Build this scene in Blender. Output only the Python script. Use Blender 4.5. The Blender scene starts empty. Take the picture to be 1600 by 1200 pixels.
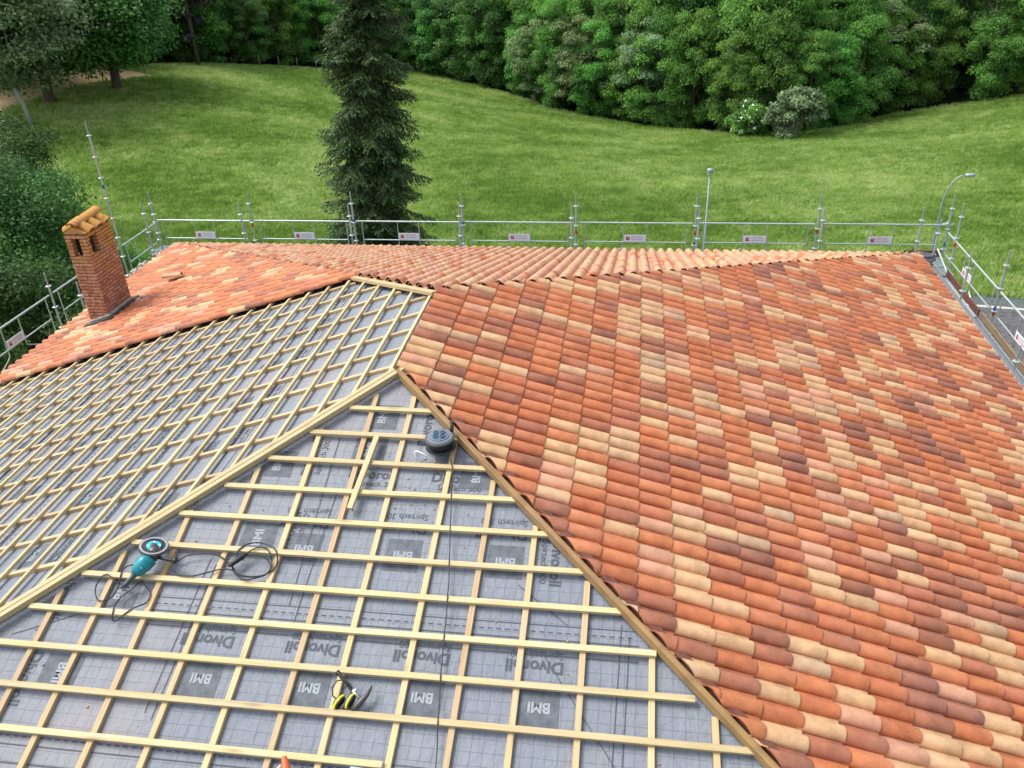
import bpy, bmesh, math, random
import numpy as np
from mathutils import Vector, Matrix, noise as mnoise

# ------------------------------------------------------------------ camera, sky, sun
scn = bpy.context.scene
col = scn.collection
R_ = Vector((0.99022124, 0.13452781, -0.03693454))
U_ = Vector((-0.03540905, 0.49844947, 0.86619532))
F_ = Vector((-0.13493736, 0.85641718, -0.49833875))
CAM = Vector((2.5268, -7.9947, 4.5133))
FPX = 1324.72
cam = bpy.data.cameras.new('camera')
cam_o = bpy.data.objects.new('camera', cam)
col.objects.link(cam_o)
m4 = Matrix((R_, U_, -F_)).transposed().to_4x4()
m4.translation = CAM
cam_o.matrix_world = m4
cam.sensor_width = 36.0
cam.lens = 36.0 * FPX / 1600.0
cam.clip_start = 0.1
cam.clip_end = 2500
scn.camera = cam_o

SUN_EL, SUN_AZ = 58.0, 278.0       # azimuth clockwise from north (+Y)
w = bpy.data.worlds.new('World')
scn.world = w
w.use_nodes = True
nt = w.node_tree
sky = nt.nodes.new('ShaderNodeTexSky')
sky.sky_type = 'NISHITA'
sky.sun_disc = False
sky.sun_elevation = math.radians(SUN_EL)
sky.sun_rotation = math.radians(SUN_AZ)
sky.air_density = 1.0
sky.dust_density = 4.0
sky.ozone_density = 1.0
hs = nt.nodes.new('ShaderNodeHueSaturation')
hs.inputs['Saturation'].default_value = 0.42
nt.links.new(sky.outputs[0], hs.inputs['Color'])
bg = nt.nodes['Background']
nt.links.new(hs.outputs[0], bg.inputs['Color'])
bg.inputs['Strength'].default_value = 0.15
sd = bpy.data.lights.new('sun', 'SUN')
sd.energy = 1.3
sd.angle = math.radians(22)
sd.color = (1.0, 0.95, 0.88)
so = bpy.data.objects.new('sun', sd)
col.objects.link(so)
az = math.radians(SUN_AZ); el = math.radians(SUN_EL)
sv = Vector((math.sin(az) * math.cos(el), math.cos(az) * math.cos(el), math.sin(el)))
so.rotation_euler = sv.to_track_quat('Z', 'Y').to_euler()
so.location = (0, 0, 40)
scn.view_settings.view_transform = 'Standard'
scn.view_settings.look = 'None'
scn.view_settings.exposure = 0.9
scn.view_settings.gamma = 1.0
scn.view_settings.use_curve_mapping = False
scn.render.engine = 'CYCLES'

random.seed(7)
rng = np.random.default_rng(11)

# ------------------------------------------------------------------ helpers
def link(o, parent=None):
    col.objects.link(o)
    if parent is not None:
        o.parent = parent
    return o

def tag(o, label=None, cat=None, group=None, kind=None):
    if label: o['label'] = label
    if cat: o['category'] = cat
    if group: o['group'] = group
    if kind: o['kind'] = kind
    return o

def empty(name, loc=(0, 0, 0), rz=0.0, label=None, cat=None, group=None, parent=None):
    o = bpy.data.objects.new(name, None)
    o.empty_display_size = 0.2
    o.location = loc
    o.rotation_euler = (0, 0, rz)
    link(o, parent)
    return tag(o, label, cat, group)

class MB:
    """collects shapes into one mesh"""
    def __init__(s):
        s.v = []; s.f = []; s.m = []
    def add(s, vs, fs, mi=0):
        b = len(s.v)
        s.v.extend([tuple(v) for v in vs])
        s.f.extend([tuple(i + b for i in f) for f in fs])
        s.m.extend([mi] * len(fs))
        return s
    def box(s, c, d, mi=0, M=None):
        x, y, z = d[0] / 2, d[1] / 2, d[2] / 2
        vs = [Vector((sx * x, sy * y, sz * z)) for sz in (-1, 1) for sy in (-1, 1) for sx in (-1, 1)]
        if M is not None: vs = [M @ v for v in vs]
        c = Vector(c)
        vs = [v + c for v in vs]
        return s.add(vs, [(0, 2, 3, 1), (4, 5, 7, 6), (0, 1, 5, 4), (2, 6, 7, 3), (0, 4, 6, 2), (1, 3, 7, 5)], mi)
    def tube(s, pts, r, seg=8, mi=0, caps=True):
        pts = [Vector(p) for p in pts]
        if not hasattr(r, '__len__'): r = [r] * len(pts)
        rings = []
        up = None
        for i, p in enumerate(pts):
            a = pts[max(i - 1, 0)]; b = pts[min(i + 1, len(pts) - 1)]
            t = (b - a)
            t = t.normalized() if t.length > 1e-9 else Vector((0, 0, 1))
            if up is None:
                up = Vector((0, 0, 1)) if abs(t.z) < 0.9 else Vector((1, 0, 0))
            n = (up - t * up.dot(t)).normalized()
            up = n
            bn = t.cross(n)
            rings.append([p + (n * math.cos(2 * math.pi * k / seg) + bn * math.sin(2 * math.pi * k / seg)) * r[i] for k in range(seg)])
        vs = [v for rg in rings for v in rg]
        fs = []
        for i in range(len(pts) - 1):
            for k in range(seg):
                k2 = (k + 1) % seg
                fs.append((i * seg + k, i * seg + k2, (i + 1) * seg + k2, (i + 1) * seg + k))
        if caps:
            fs.append(tuple(reversed(range(seg))))
            fs.append(tuple(range((len(pts) - 1) * seg, len(pts) * seg)))
        return s.add(vs, fs, mi)
    def lathe(s, prof, seg=16, M=None, mi=0):
        """prof: list of (r, z) closed to axis at the ends"""
        vs = []; fs = []
        for (r, z) in prof:
            for k in range(seg):
                a = 2 * math.pi * k / seg
                vs.append(Vector((r * math.cos(a), r * math.sin(a), z)))
        n = len(prof)
        for i in range(n - 1):
            for k in range(seg):
                k2 = (k + 1) % seg
                fs.append((i * seg + k, i * seg + k2, (i + 1) * seg + k2, (i + 1) * seg + k))
        fs.append(tuple(reversed(range(seg))))
        fs.append(tuple(range((n - 1) * seg, n * seg)))
        if M is not None: vs = [M @ v for v in vs]
        return s.add(vs, fs, mi)
    def mesh(s, name, mats, smooth=False, angle=None):
        me = bpy.data.meshes.new(name)
        me.from_pydata(s.v, [], s.f)
        for m in (mats if isinstance(mats, (list, tuple)) else [mats]):
            me.materials.append(m)
        if any(s.m): me.polygons.foreach_set('material_index', s.m)
        me.update()
        if smooth:
            me.polygons.foreach_set('use_smooth', [True] * len(me.polygons))
            if angle: me.set_sharp_from_angle(angle=math.radians(angle))
        return me
    def build(s, name, mats, parent=None, smooth=False, angle=None, M=None):
        o = bpy.data.objects.new(name, s.mesh(name, mats, smooth, angle))
        if M is not None: o.matrix_local = M
        return link(o, parent)

def inst(name, me, parent=None, M=None):
    o = bpy.data.objects.new(name, me)
    if M is not None: o.matrix_local = M
    return link(o, parent)

def copy_tree(o, parent=None):
    c = o.copy()
    col.objects.link(c)
    if parent is not None: c.parent = parent
    for ch in list(o.children):
        copy_tree(ch, c)
    return c

# ------------------------------------------------------------------ materials
class NB:
    def __init__(s, name, rough=0.8, spec=0.3, metal=0.0):
        s.m = bpy.data.materials.new(name)
        s.m.use_nodes = True
        s.t = s.m.node_tree
        s.b = s.t.nodes['Principled BSDF']
        s.b.inputs['Roughness'].default_value = rough
        s.b.inputs['Specular IOR Level'].default_value = spec
        s.b.inputs['Metallic'].default_value = metal
    def n(s, ty, **kw):
        nd = s.t.nodes.new('ShaderNode' + ty)
        for k, v in kw.items():
            if k in nd.inputs: nd.inputs[k].default_value = v
            else: setattr(nd, k, v)
        return nd
    def l(s, a, b): s.t.links.new(a, b)
    def noise(s, vec, scale, detail=4, rough=0.55, dim='3D'):
        nd = s.n('TexNoise', Scale=scale, Detail=detail, Roughness=rough)
        if vec is not None: s.l(vec, nd.inputs['Vector'])
        return nd.outputs['Fac']
    def ramp(s, fac, stops, interp='LINEAR'):
        r = s.n('ValToRGB')
        r.color_ramp.interpolation = interp
        e = r.color_ramp.elements
        e[0].position, e[0].color = stops[0][0], (*stops[0][1], 1)
        e[1].position, e[1].color = stops[-1][0], (*stops[-1][1], 1)
        for p, c in stops[1:-1]:
            x = e.new(p); x.color = (*c, 1)
        s.l(fac, r.inputs['Fac'])
        return r.outputs['Color']
    def mix(s, fac, a, b, mode='MIX'):
        nd = s.n('Mix', data_type='RGBA', blend_type=mode)
        for sock, v in ((nd.inputs[0], fac), (nd.inputs[6], a), (nd.inputs[7], b)):
            if hasattr(v, 'links'): s.l(v, sock)
            elif hasattr(v, '__len__'): sock.default_value = (*v, 1)
            else: sock.default_value = v
        return nd.outputs[2]
    def math(s, op, a, b=None, clamp=False):
        nd = s.n('Math', operation=op)
        nd.use_clamp = clamp
        for i, v in enumerate((a, b)):
            if v is None: continue
            if hasattr(v, 'links'): s.l(v, nd.inputs[i])
            else: nd.inputs[i].default_value = v
        return nd.outputs[0]
    def mapping(s, vec, scale=(1, 1, 1), loc=None):
        nd = s.n('Mapping')
        nd.inputs['Scale'].default_value = scale
        if loc is not None:
            if hasattr(loc, 'links'): s.l(loc, nd.inputs['Location'])
            else: nd.inputs['Location'].default_value = loc
        s.l(vec, nd.inputs['Vector'])
        return nd.outputs[0]
    def base(s, c):
        if hasattr(c, 'links'): s.l(c, s.b.inputs['Base Color'])
        else: s.b.inputs['Base Color'].default_value = (*c, 1)
    def bump(s, h, strength=0.3, dist=0.01):
        b = s.n('Bump', Strength=strength, Distance=dist)
        s.l(h, b.inputs['Height'])
        s.l(b.outputs[0], s.b.inputs['Normal'])
    def obj(s): return s.n('TexCoord').outputs['Object']
    def pos(s): return s.n('NewGeometry').outputs['Position']
    def rnd(s): return s.n('ObjectInfo').outputs['Random']

def simple(name, c, rough=0.6, metal=0.0, spec=0.4, var=0.12, scale=20):
    k = NB(name, rough, spec, metal)
    nz = k.noise(k.obj(), scale)
    lo = tuple(x * (1 - var) for x in c); hi = tuple(min(1, x * (1 + var)) for x in c)
    k.base(k.ramp(nz, [(0.3, lo), (0.7, hi)]))
    return k.m

def clay_mat(name):
    k = NB(name, 0.72, 0.35)
    at = k.n('Attribute', attribute_name='col').outputs['Color']
    p = k.pos()
    n1 = k.noise(p, 7, 5)
    n2 = k.noise(p, 60, 3)
    f = k.math('ADD', k.math('MULTIPLY', n1, 1.0), k.math('MULTIPLY', n2, 0.36))
    f = k.math('ADD', f, k.math('MULTIPLY', k.rnd(), 0.16))
    f = k.math('ADD', f, 0.24)
    cc = k.mix(1.0, at, k.n('CombineColor').outputs[0], 'MULTIPLY')
    comb = k.n('CombineColor')
    for i in range(3): k.l(f, comb.inputs[i])
    c1 = k.mix(1.0, at, comb.outputs[0], 'MULTIPLY')
    # pale dusty specks and cutting dust
    v = k.n('TexVoronoi', Scale=34.0); k.l(p, v.inputs['Vector'])
    spk = k.math('LESS_THAN', v.outputs['Distance'], 0.10)
    spk = k.math('MULTIPLY', spk, k.math('GREATER_THAN', k.noise(p, 9, 2), 0.53))
    c2 = k.mix(k.math('MULTIPLY', spk, 0.45), c1, (0.75, 0.62, 0.5))
    dust = k.ramp(k.noise(p, 1.7, 4), [(0.5, (0, 0, 0)), (0.75, (1, 1, 1))])
    c3 = k.mix(k.math('MULTIPLY', dust, 0.10), c2, (0.7, 0.5, 0.4))
    k.base(c3)
    k.bump(n2, 0.25, 0.004)
    return k.m
M_CLAY = clay_mat('fired_clay')

def wood_mat(name, light, dark, weather=0.0):
    k = NB(name, 0.62, 0.3)
    o = k.obj()
    r = k.rnd()
    rc = k.n('CombineXYZ'); k.l(k.math('MULTIPLY', r, 37.0), rc.inputs[0]); k.l(k.math('MULTIPLY', r, 11.0), rc.inputs[1])
    g = k.noise(k.mapping(o, (1.3, 38, 38), rc.outputs[0]), 1.0, 5, 0.6)
    big = k.noise(k.mapping(o, (0.7, 3, 3), rc.outputs[0]), 1.0, 2)
    kn = k.n('TexVoronoi', Scale=1.0); k.l(k.mapping(o, (1.6, 9, 9), rc.outputs[0]), kn.inputs['Vector'])
    knot = k.ramp(kn.outputs['Distance'], [(0.0, (1, 1, 1)), (0.19, (0, 0, 0))])
    c = k.ramp(g, [(0.28, dark), (0.62, light)])
    yel = tuple(a * b for a, b in zip(light, (0.98, 1.0, 0.66)))
    c = k.mix(k.math('MULTIPLY', k.ramp(big, [(0.45, (0, 0, 0)), (0.75, (1, 1, 1))]), 0.55), c, yel)
    c = k.mix(k.math('MULTIPLY', knot, 0.7), c, tuple(x * 0.45 for x in dark))
    br = k.math('ADD', k.math('MULTIPLY', r, 0.36), 0.78)
    comb = k.n('CombineColor')
    for i in range(3): k.l(br, comb.inputs[i])
    c = k.mix(1.0, c, comb.outputs[0], 'MULTIPLY')
    if weather:
        st = k.noise(k.pos(), 5, 5)
        c = k.mix(k.math('MULTIPLY', k.ramp(st, [(0.45, (0, 0, 0)), (0.7, (1, 1, 1))]), weather), c, (0.16, 0.10, 0.05))
    k.base(c)
    k.bump(g, 0.3, 0.003)
    return k.m
M_BATTEN = wood_mat('pine_batten', (0.58, 0.475, 0.285), (0.45, 0.335, 0.17))
M_COUNTER = wood_mat('pine_counter_batten', (0.56, 0.42, 0.25), (0.42, 0.28, 0.15))
M_OLDWOOD = wood_mat('rough_sawn_hip_board', (0.40, 0.255, 0.125), (0.25, 0.145, 0.065), 0.6)
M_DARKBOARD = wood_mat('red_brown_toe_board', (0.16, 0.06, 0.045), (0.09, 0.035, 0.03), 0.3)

def membrane_mat(name, ua, va):
    """grey fleece with a faint printed 10 cm grid; ua/va = axes as (cos) factors: grid runs in object x and y"""
    k = NB(name, 0.62, 0.35)
    o = k.obj()
    sx = k.n('SeparateXYZ'); k.l(o, sx.inputs[0])
    wob = k.noise(o, 1.6, 3)
    def line(c, step, wd, off=0.0):
        a = k.math('ADD', k.math('DIVIDE', c, step), 100.0 + off)
        a = k.math('ADD', a, k.math('MULTIPLY', wob, 0.25))
        fr = k.math('FRACT', a)
        return k.math('LESS_THAN', k.math('ABSOLUTE', k.math('SUBTRACT', fr, 0.5)), wd)
    g = k.math('MAXIMUM', line(sx.outputs[0], 0.098, 0.032), line(sx.outputs[1], 0.098, 0.032))
    big = k.noise(o, 0.45, 4)
    fine = k.noise(o, 90, 2)
    cr = k.noise(k.mapping(o, (2.5, 5.5, 1)), 1.6, 6, 0.62)
    c = k.ramp(big, [(0.3, (0.18, 0.205, 0.245)), (0.7, (0.225, 0.245, 0.275))])
    c = k.mix(k.math('MULTIPLY', g, 0.52), c, (0.06, 0.08, 0.11))
    # clay dust streaks trodden in near the tiles
    dust = k.ramp(k.noise(k.pos(), 0.55, 5, 0.6), [(0.52, (0, 0, 0)), (0.72, (1, 1, 1))])
    c = k.mix(k.math('MULTIPLY', dust, 0.42), c, (0.33, 0.27, 0.255))
    scuff = k.ramp(k.noise(k.mapping(k.pos(), (1, 3, 1)), 6, 6, 0.7), [(0.62, (0, 0, 0)), (0.8, (1, 1, 1))])
    c = k.mix(k.math('MULTIPLY', scuff, 0.30), c, (0.37, 0.40, 0.44))
    k.base(c)
    rid = k.math('ABSOLUTE', k.math('SUBTRACT', k.noise(k.mapping(o, (3.0, 1.6, 2)), 1.3, 5, 0.6), 0.5))
    rid = k.math('SUBTRACT', 1.0, k.math('MINIMUM', k.math('MULTIPLY', rid, 9.0), 1.0))
    h = k.math('ADD', k.math('MULTIPLY', cr, 1.0), k.math('MULTIPLY', fine, 0.05))
    h = k.math('ADD', h, k.math('MULTIPLY', rid, 0.22))
    k.bump(h, 0.9, 0.022)
    return k.m
M_MEM = membrane_mat('grey_roof_membrane', 0, 0)
M_PRINT = simple('dark_membrane_print', (0.065, 0.077, 0.097), 0.7, var=0.15)
M_BOXP = simple('grey_logo_block_print', (0.10, 0.115, 0.137), 0.7, var=0.35, scale=12)
M_PALEP = simple('pale_logo_letter_print', (0.27, 0.30, 0.335), 0.7)
M_LINEP = simple('membrane_lap_line_print', (0.06, 0.072, 0.09), 0.7)
M_GALV = simple('galvanised_steel', (0.46, 0.53, 0.52), 0.42, 0.55, var=0.15)
M_GALVD = simple('dull_galvanised_steel', (0.34, 0.38, 0.39), 0.5, 0.4, var=0.2)
M_GRATE = simple('perforated_steel_deck', (0.33, 0.38, 0.42), 0.5, 0.4)
M_PLANK = simple('grey_deck_plank', (0.36, 0.39, 0.41), 0.6, 0.1)
M_RED = simple('red_tape', (0.55, 0.03, 0.02), 0.5)
M_BLUE = simple('blue_tape', (0.03, 0.09, 0.42), 0.5)
M_SIGNW = simple('white_sign', (0.78, 0.77, 0.82), 0.45, var=0.03)
M_SIGNR = simple('red_sign_print', (0.50, 0.02, 0.06), 0.45)
M_SIGNP = simple('faded_sign_print', (0.50, 0.33, 0.42), 0.5)
M_BLACK = simple('black_rubber', (0.018, 0.02, 0.022), 0.45)
M_DGREY = simple('dark_grey_plastic', (0.06, 0.068, 0.078), 0.4)
M_MGREY = simple('grey_plastic_face', (0.14, 0.16, 0.18), 0.35)
M_TEAL = simple('teal_tool_plastic', (0.01, 0.21, 0.27), 0.32)
M_CYAN = simple('cyan_disc_label', (0.02, 0.42, 0.52), 0.4)
M_BLSOCK = simple('blue_socket', (0.06, 0.14, 0.27), 0.35)
M_STEEL = simple('bright_steel', (0.62, 0.63, 0.65), 0.3, 0.8)
M_DSTEEL = simple('dark_forged_steel', (0.09, 0.085, 0.09), 0.42, 0.5)
M_DISC = simple('worn_disc_grey', (0.36, 0.35, 0.36), 0.4, 0.2)
M_YEL = simple('yellow_plastic', (0.75, 0.66, 0.02), 0.4)
M_ORANGE = simple('orange_plastic', (0.62, 0.11, 0.03), 0.42)
M_LBLUE = simple('light_blue_film', (0.28, 0.48, 0.60), 0.4)
M_LEAD = simple('lead_flashing', (0.10, 0.105, 0.115), 0.5, 0.3, var=0.4, scale=8)
M_ZINC = simple('zinc_gutter', (0.36, 0.39, 0.42), 0.42, 0.6)
M_RENDER = simple('sand_wall_render', (0.50, 0.42, 0.31), 0.9, scale=3)
M_LAMP = simple('lamp_column_grey', (0.30, 0.36, 0.35), 0.5, 0.4)
M_LENS = simple('lamp_lens', (0.62, 0.62, 0.58), 0.25)
M_POSTW = simple('old_fence_wood', (0.20, 0.17, 0.13), 0.9)

def leaf_mat(name, c, c2, trans=0.3):
    k = NB(name, 0.6, 0.25)
    p = k.pos()
    n1 = k.noise(p, 0.8, 3)
    at = k.n('Attribute', attribute_name='lv').outputs['Fac']
    f = k.math('ADD', k.math('MULTIPLY', at, 0.7), k.math('MULTIPLY', n1, 0.3))
    cc = k.ramp(f, [(0.15, c), (0.8, c2)])
    hsv = k.n('HueSaturation')
    k.l(k.math('ADD', k.math('MULTIPLY', k.rnd(), 0.035), 0.478), hsv.inputs['Hue'])
    k.l(k.math('ADD', k.math('MULTIPLY', k.rnd(), 0.36), 0.86), hsv.inputs['Value'])
    k.l(cc, hsv.inputs['Color'])
    k.base(hsv.outputs[0])
    tr = k.n('BsdfTranslucent')
    k.l(hsv.outputs[0], tr.inputs['Color'])
    ms = k.n('MixShader'); ms.inputs[0].default_value = trans
    k.l(k.b.outputs[0], ms.inputs[1]); k.l(tr.outputs[0], ms.inputs[2])
    k.l(ms.outputs[0], k.t.nodes['Material Output'].inputs['Surface'])
    return k.m
M_LEAF = leaf_mat('broad_leaf', (0.050, 0.14, 0.032), (0.20, 0.46, 0.085), 0.42)
M_LEAFD = leaf_mat('dark_leaf', (0.026, 0.085, 0.022), (0.11, 0.28, 0.06), 0.32)
M_LEAFN = leaf_mat('near_dark_leaf', (0.018, 0.055, 0.018), (0.105, 0.24, 0.055), 0.3)
M_LEAFP = leaf_mat('pale_leaf', (0.09, 0.16, 0.075), (0.26, 0.40, 0.19), 0.3)
M_LEAFO = leaf_mat('olive_flowering_leaf', (0.06, 0.12, 0.04), (0.27, 0.38, 0.15), 0.3)
M_NEEDLE = leaf_mat('spruce_needle', (0.020, 0.058, 0.024), (0.14, 0.25, 0.08), 0.2)
M_DEAD = leaf_mat('dry_pine_needle', (0.03, 0.035, 0.03), (0.10, 0.09, 0.08), 0.1)
M_FLOWER = simple('white_blossom', (0.75, 0.78, 0.7), 0.7)

def bark(name, c):
    k = NB(name, 0.9, 0.2)
    n1 = k.noise(k.mapping(k.obj(), (6, 6, 1.2)), 2.0, 5, 0.65)
    k.base(k.ramp(n1, [(0.3, tuple(x * 0.5 for x in c)), (0.7, c)]))
    k.bump(n1, 0.6, 0.05)
    return k.m
M_BARK = bark('brown_bark', (0.15, 0.115, 0.085))
M_BARKP = bark('pale_bark', (0.42, 0.43, 0.38))

# ------------------------------------------------------------------ terrain
def ssf(a, b, t):
    q = np.clip((t - a) / (b - a), 0, 1)
    return q * q * (3 - 2 * q)
def H(x, y):
    x = np.asarray(x, float); y = np.asarray(y, float)
    h = -7 - 6.0 * ssf(16, 75, y)
    g = ssf(20, 42, y)
    h = h + g * 5.5 * np.exp(-(((x + 38) / 26) ** 2 + ((y - 62) / 26) ** 2))
    h = h + g * 5.0 * np.exp(-(((x - 50) / 24) ** 2 + ((y - 62) / 35) ** 2))
    h = h + 0.16 * np.maximum(0, y - 88)
    return h
def Hf(x, y): return float(H(x, y))

# meadow / forest border, west to east
EDGE = [(-60, 58), (-46, 62), (-36.5, 64.5), (-32, 68), (-28, 74), (-24, 82), (-20.8, 84.1), (-14.8, 77.9), (-9.0, 72.4), (-2.6, 65.1), (2.8, 59.7),
        (7.5, 56.7), (13.3, 54.2), (16.2, 55.3), (21.6, 60.0), (26.3, 61.0), (30.3, 60.0), (38, 58), (50, 56), (70, 54)]
EX = np.array([e[0] for e in EDGE]); EY = np.array([e[1] for e in EDGE])
def edge_y(x): return np.interp(x, EX, EY)

def grid_mesh(name, xs, ys, zf, mat):
    X, Y = np.meshgrid(xs, ys)
    Z = zf(X, Y)
    V = np.stack([X.ravel(), Y.ravel(), Z.ravel()], 1)
    nx, ny = len(xs), len(ys)
    i = np.arange(nx * ny).reshape(ny, nx)
    F = np.stack([i[:-1, :-1].ravel(), i[:-1, 1:].ravel(), i[1:, 1:].ravel(), i[1:, :-1].ravel()], 1)
    me = bpy.data.meshes.new(name)
    me.from_pydata(V.tolist(), [], F.tolist())
    me.polygons.foreach_set('use_smooth', [True] * len(F))
    me.materials.append(mat)
    me.update()
    return me

def meadow_mat():
    k = NB('meadow_ground', 0.95, 0.1)
    p = k.pos()
    a = k.noise(k.mapping(p, (1, 1.6, 1)), 0.16, 5, 0.6)
    b = k.noise(k.mapping(p, (2.4, 1.0, 1)), 2.2, 5, 0.7)
    f = k.math('ADD', k.math('MULTIPLY', a, 0.55), k.math('MULTIPLY', b, 0.45))
    c = k.ramp(f, [(0.32, (0.06, 0.125, 0.022)), (0.5, (0.11, 0.20, 0.037)), (0.68, (0.18, 0.28, 0.065))])
    # bare forest floor past the border is painted by geometry of its own
    k.base(c)
    k.bump(b, 1.0, 0.3)
    return k.m
M_MEADOW = meadow_mat()
xs = np.concatenate([np.linspace(-700, -90, 18), np.linspace(-85, 95, 121), np.linspace(110, 700, 18)])
ys = np.concatenate([np.linspace(-300, -30, 10), np.linspace(-25, 120, 98), np.linspace(135, 900, 26)])
gm = grid_mesh('meadow', xs, ys, lambda X, Y: H(X, Y), M_MEADOW)
tag(inst('meadow', gm), kind='structure')

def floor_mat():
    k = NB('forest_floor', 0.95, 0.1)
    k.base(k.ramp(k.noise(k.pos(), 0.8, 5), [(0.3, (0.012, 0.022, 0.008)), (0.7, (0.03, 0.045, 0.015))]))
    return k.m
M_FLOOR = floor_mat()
# forest floor follows the meadow border
fm = MB()
ux = np.linspace(-60, 70, 90)
rows = [0.8, 3, 8, 16, 30, 60, 120]
for j, dy in enumerate(rows):
    for x in ux:
        y = float(edge_y(x)) + dy + (0.6 * math.sin(x * 1.7) if j == 0 else 0)
        fm.v.append((x, y, Hf(x, y) + 0.05 + 0.02 * dy))
for j in range(len(rows) - 1):
    for i in range(len(ux) - 1):
        a = j * len(ux) + i
        fm.f.append((a, a + 1, a + 1 + len(ux), a + len(ux))); fm.m.append(0)
tag(fm.build('forest_floor', M_FLOOR, smooth=True), kind='structure')

def field_mat():
    k = NB('ploughed_field', 0.95, 0.1)
    p = k.pos()
    b = k.noise(k.mapping(p, (1.0, 4.0, 1)), 1.2, 4)
    k.base(k.ramp(b, [(0.3, (0.33, 0.24, 0.13)), (0.7, (0.50, 0.38, 0.22))]))
    return k.m
M_FIELD = field_mat()
fb = MB()
fx = np.linspace(0, 1, 30); fy = np.linspace(0, 1, 12)
# tan crop field west of the old fence line
FA, FB = Vector((-33.0, 36.0, 0)), Vector((-35.8, 57.5, 0))
for j in fy:
    for i in fx:
        by_ = 37.0 + 18.5 * i
        base = Vector((float(np.interp(by_, [37, 40, 43.5, 47.5, 51.3, 55.5], [-38.9, -38.6, -38.3, -38.1, -37.2, -33.6])), by_, 0))
        q = base + Vector((-60, 8, 0)) * j
        fb.v.append((q.x, q.y, Hf(q.x, q.y) + 0.06 + 0.3 * min(1, j * 6) + 5.0 * j))
for j in range(11):
    for i in range(29):
        a = j * 30 + i
        fb.f.append((a, a + 30, a + 31, a + 1)); fb.m.append(0)
tag(fb.build('ploughed_field', M_FIELD, smooth=True), kind='structure')

# road strip, kerb and gravel yard by the east scaffold
def yard_mat(name, lo, hi, sc):
    k = NB(name, 0.95, 0.2)
    v = k.noise(k.pos(), sc, 6, 0.75)
    k.base(k.ramp(v, [(0.35, lo), (0.65, hi)]))
    k.bump(v, 0.6, 0.03)
    return k.m
M_YARD = yard_mat('gravel_yard', (0.045, 0.045, 0.05), (0.17, 0.165, 0.17), 9)
M_ROAD = yard_mat('asphalt', (0.07, 0.085, 0.085), (0.12, 0.14, 0.14), 14)
M_KERB = yard_mat('concrete_kerb', (0.36, 0.36, 0.33), (0.5, 0.5, 0.46), 4)
def ky(x, o): return 17.42 - 0.157 * (x - 13.1) + o
y0 = MB(); y0.add([(10.2, -25, -6.98), (60, -25, -6.98), (60, ky(60, -.15), -6.98), (10.2, ky(10.2, -.15), -6.98)], [(0, 1, 2, 3)])
tag(y0.build('gravel_yard', M_YARD), kind='structure')
y1 = MB(); y1.add([(10.2, ky(10.2, 0), -6.97), (60, ky(60, 0), -6.97), (60, ky(60, 1.0), -6.97), (10.2, ky(10.2, 1.0), -6.97)], [(0, 1, 2, 3)])
tag(y1.build('road', M_ROAD), kind='structure')
y2 = MB()
v8 = [(x, ky(x, o), z) for z in (-6.98, -6.87) for (x, o) in ((10.2, -.15), (60, -.15), (60, 0), (10.2, 0))]
y2.add(v8, [(4, 5, 6, 7), (0, 1, 5, 4), (2, 3, 7, 6), (1, 2, 6, 5), (3, 0, 4, 7)])
tag(y2.build('kerb', M_KERB), kind='structure')

# ------------------------------------------------------------------ house
S_ = 0.3181                       # roof slope
CS = 1 / math.sqrt(1 + S_ * S_)   # cos
SN = S_ * CS
LR = 2.1056                       # ridge length
EV = 9.05                         # half width at the eaves
YS = -EV; YN = LR + EV - 0.3
house = empty('house', (0, 1, -7), 0, 'large house with an unfinished hipped roof, half tiled and half bare battens', 'house')
HM = Matrix.Translation((0, -1, 7))      # world -> house local
def hroot(name, label=None):
    o = empty(name, (0, 0, 0), 0, parent=house)
    o.matrix_local = HM
    if label: o['label'] = label
    return o
wb = MB()
wx, ys0, yn0 = 8.55, YS + 0.5, YN - 0.45
zt = -S_ * wx - 0.42
wb.box((0, (ys0 + yn0) / 2, (-7.2 + zt) / 2), (2 * wx, yn0 - ys0, zt + 7.2))
wall = wb.build('wall', M_RENDER, house, M=HM)

# roof slope frames: origin, e (along eave), d (down slope), n (normal)
FR = {
    'E': (Vector((0, 0, 0)), Vector((0, 1, 0)), Vector((CS, 0, -SN)), Vector((SN, 0, CS))),
    'W': (Vector((0, 0, 0)), Vector((0, 1, 0)), Vector((-CS, 0, -SN)), Vector((-SN, 0, CS))),
    'N': (Vector((0, LR, 0)), Vector((1, 0, 0)), Vector((0, CS, -SN)), Vector((0, SN, CS))),
    'S': (Vector((0, 0, 0)), Vector((1, 0, 0)), Vector((0, -CS, -SN)), Vector((0, -SN, CS))),
}
def FM(k):
    o, e, d, n = FR[k]
    m = Matrix((e, d, n)).transposed().to_4x4()      # local x=e, y=d, z=n
    m.translation = o
    return m
def SP(x, y, n=0.0):
    """point on the S slope from plan x,y"""
    return Vector((x, y, S_ * y)) + FR['S'][3] * n
def WP(x, y, n=0.0):
    return Vector((x, y, S_ * x)) + FR['W'][3] * n

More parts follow.
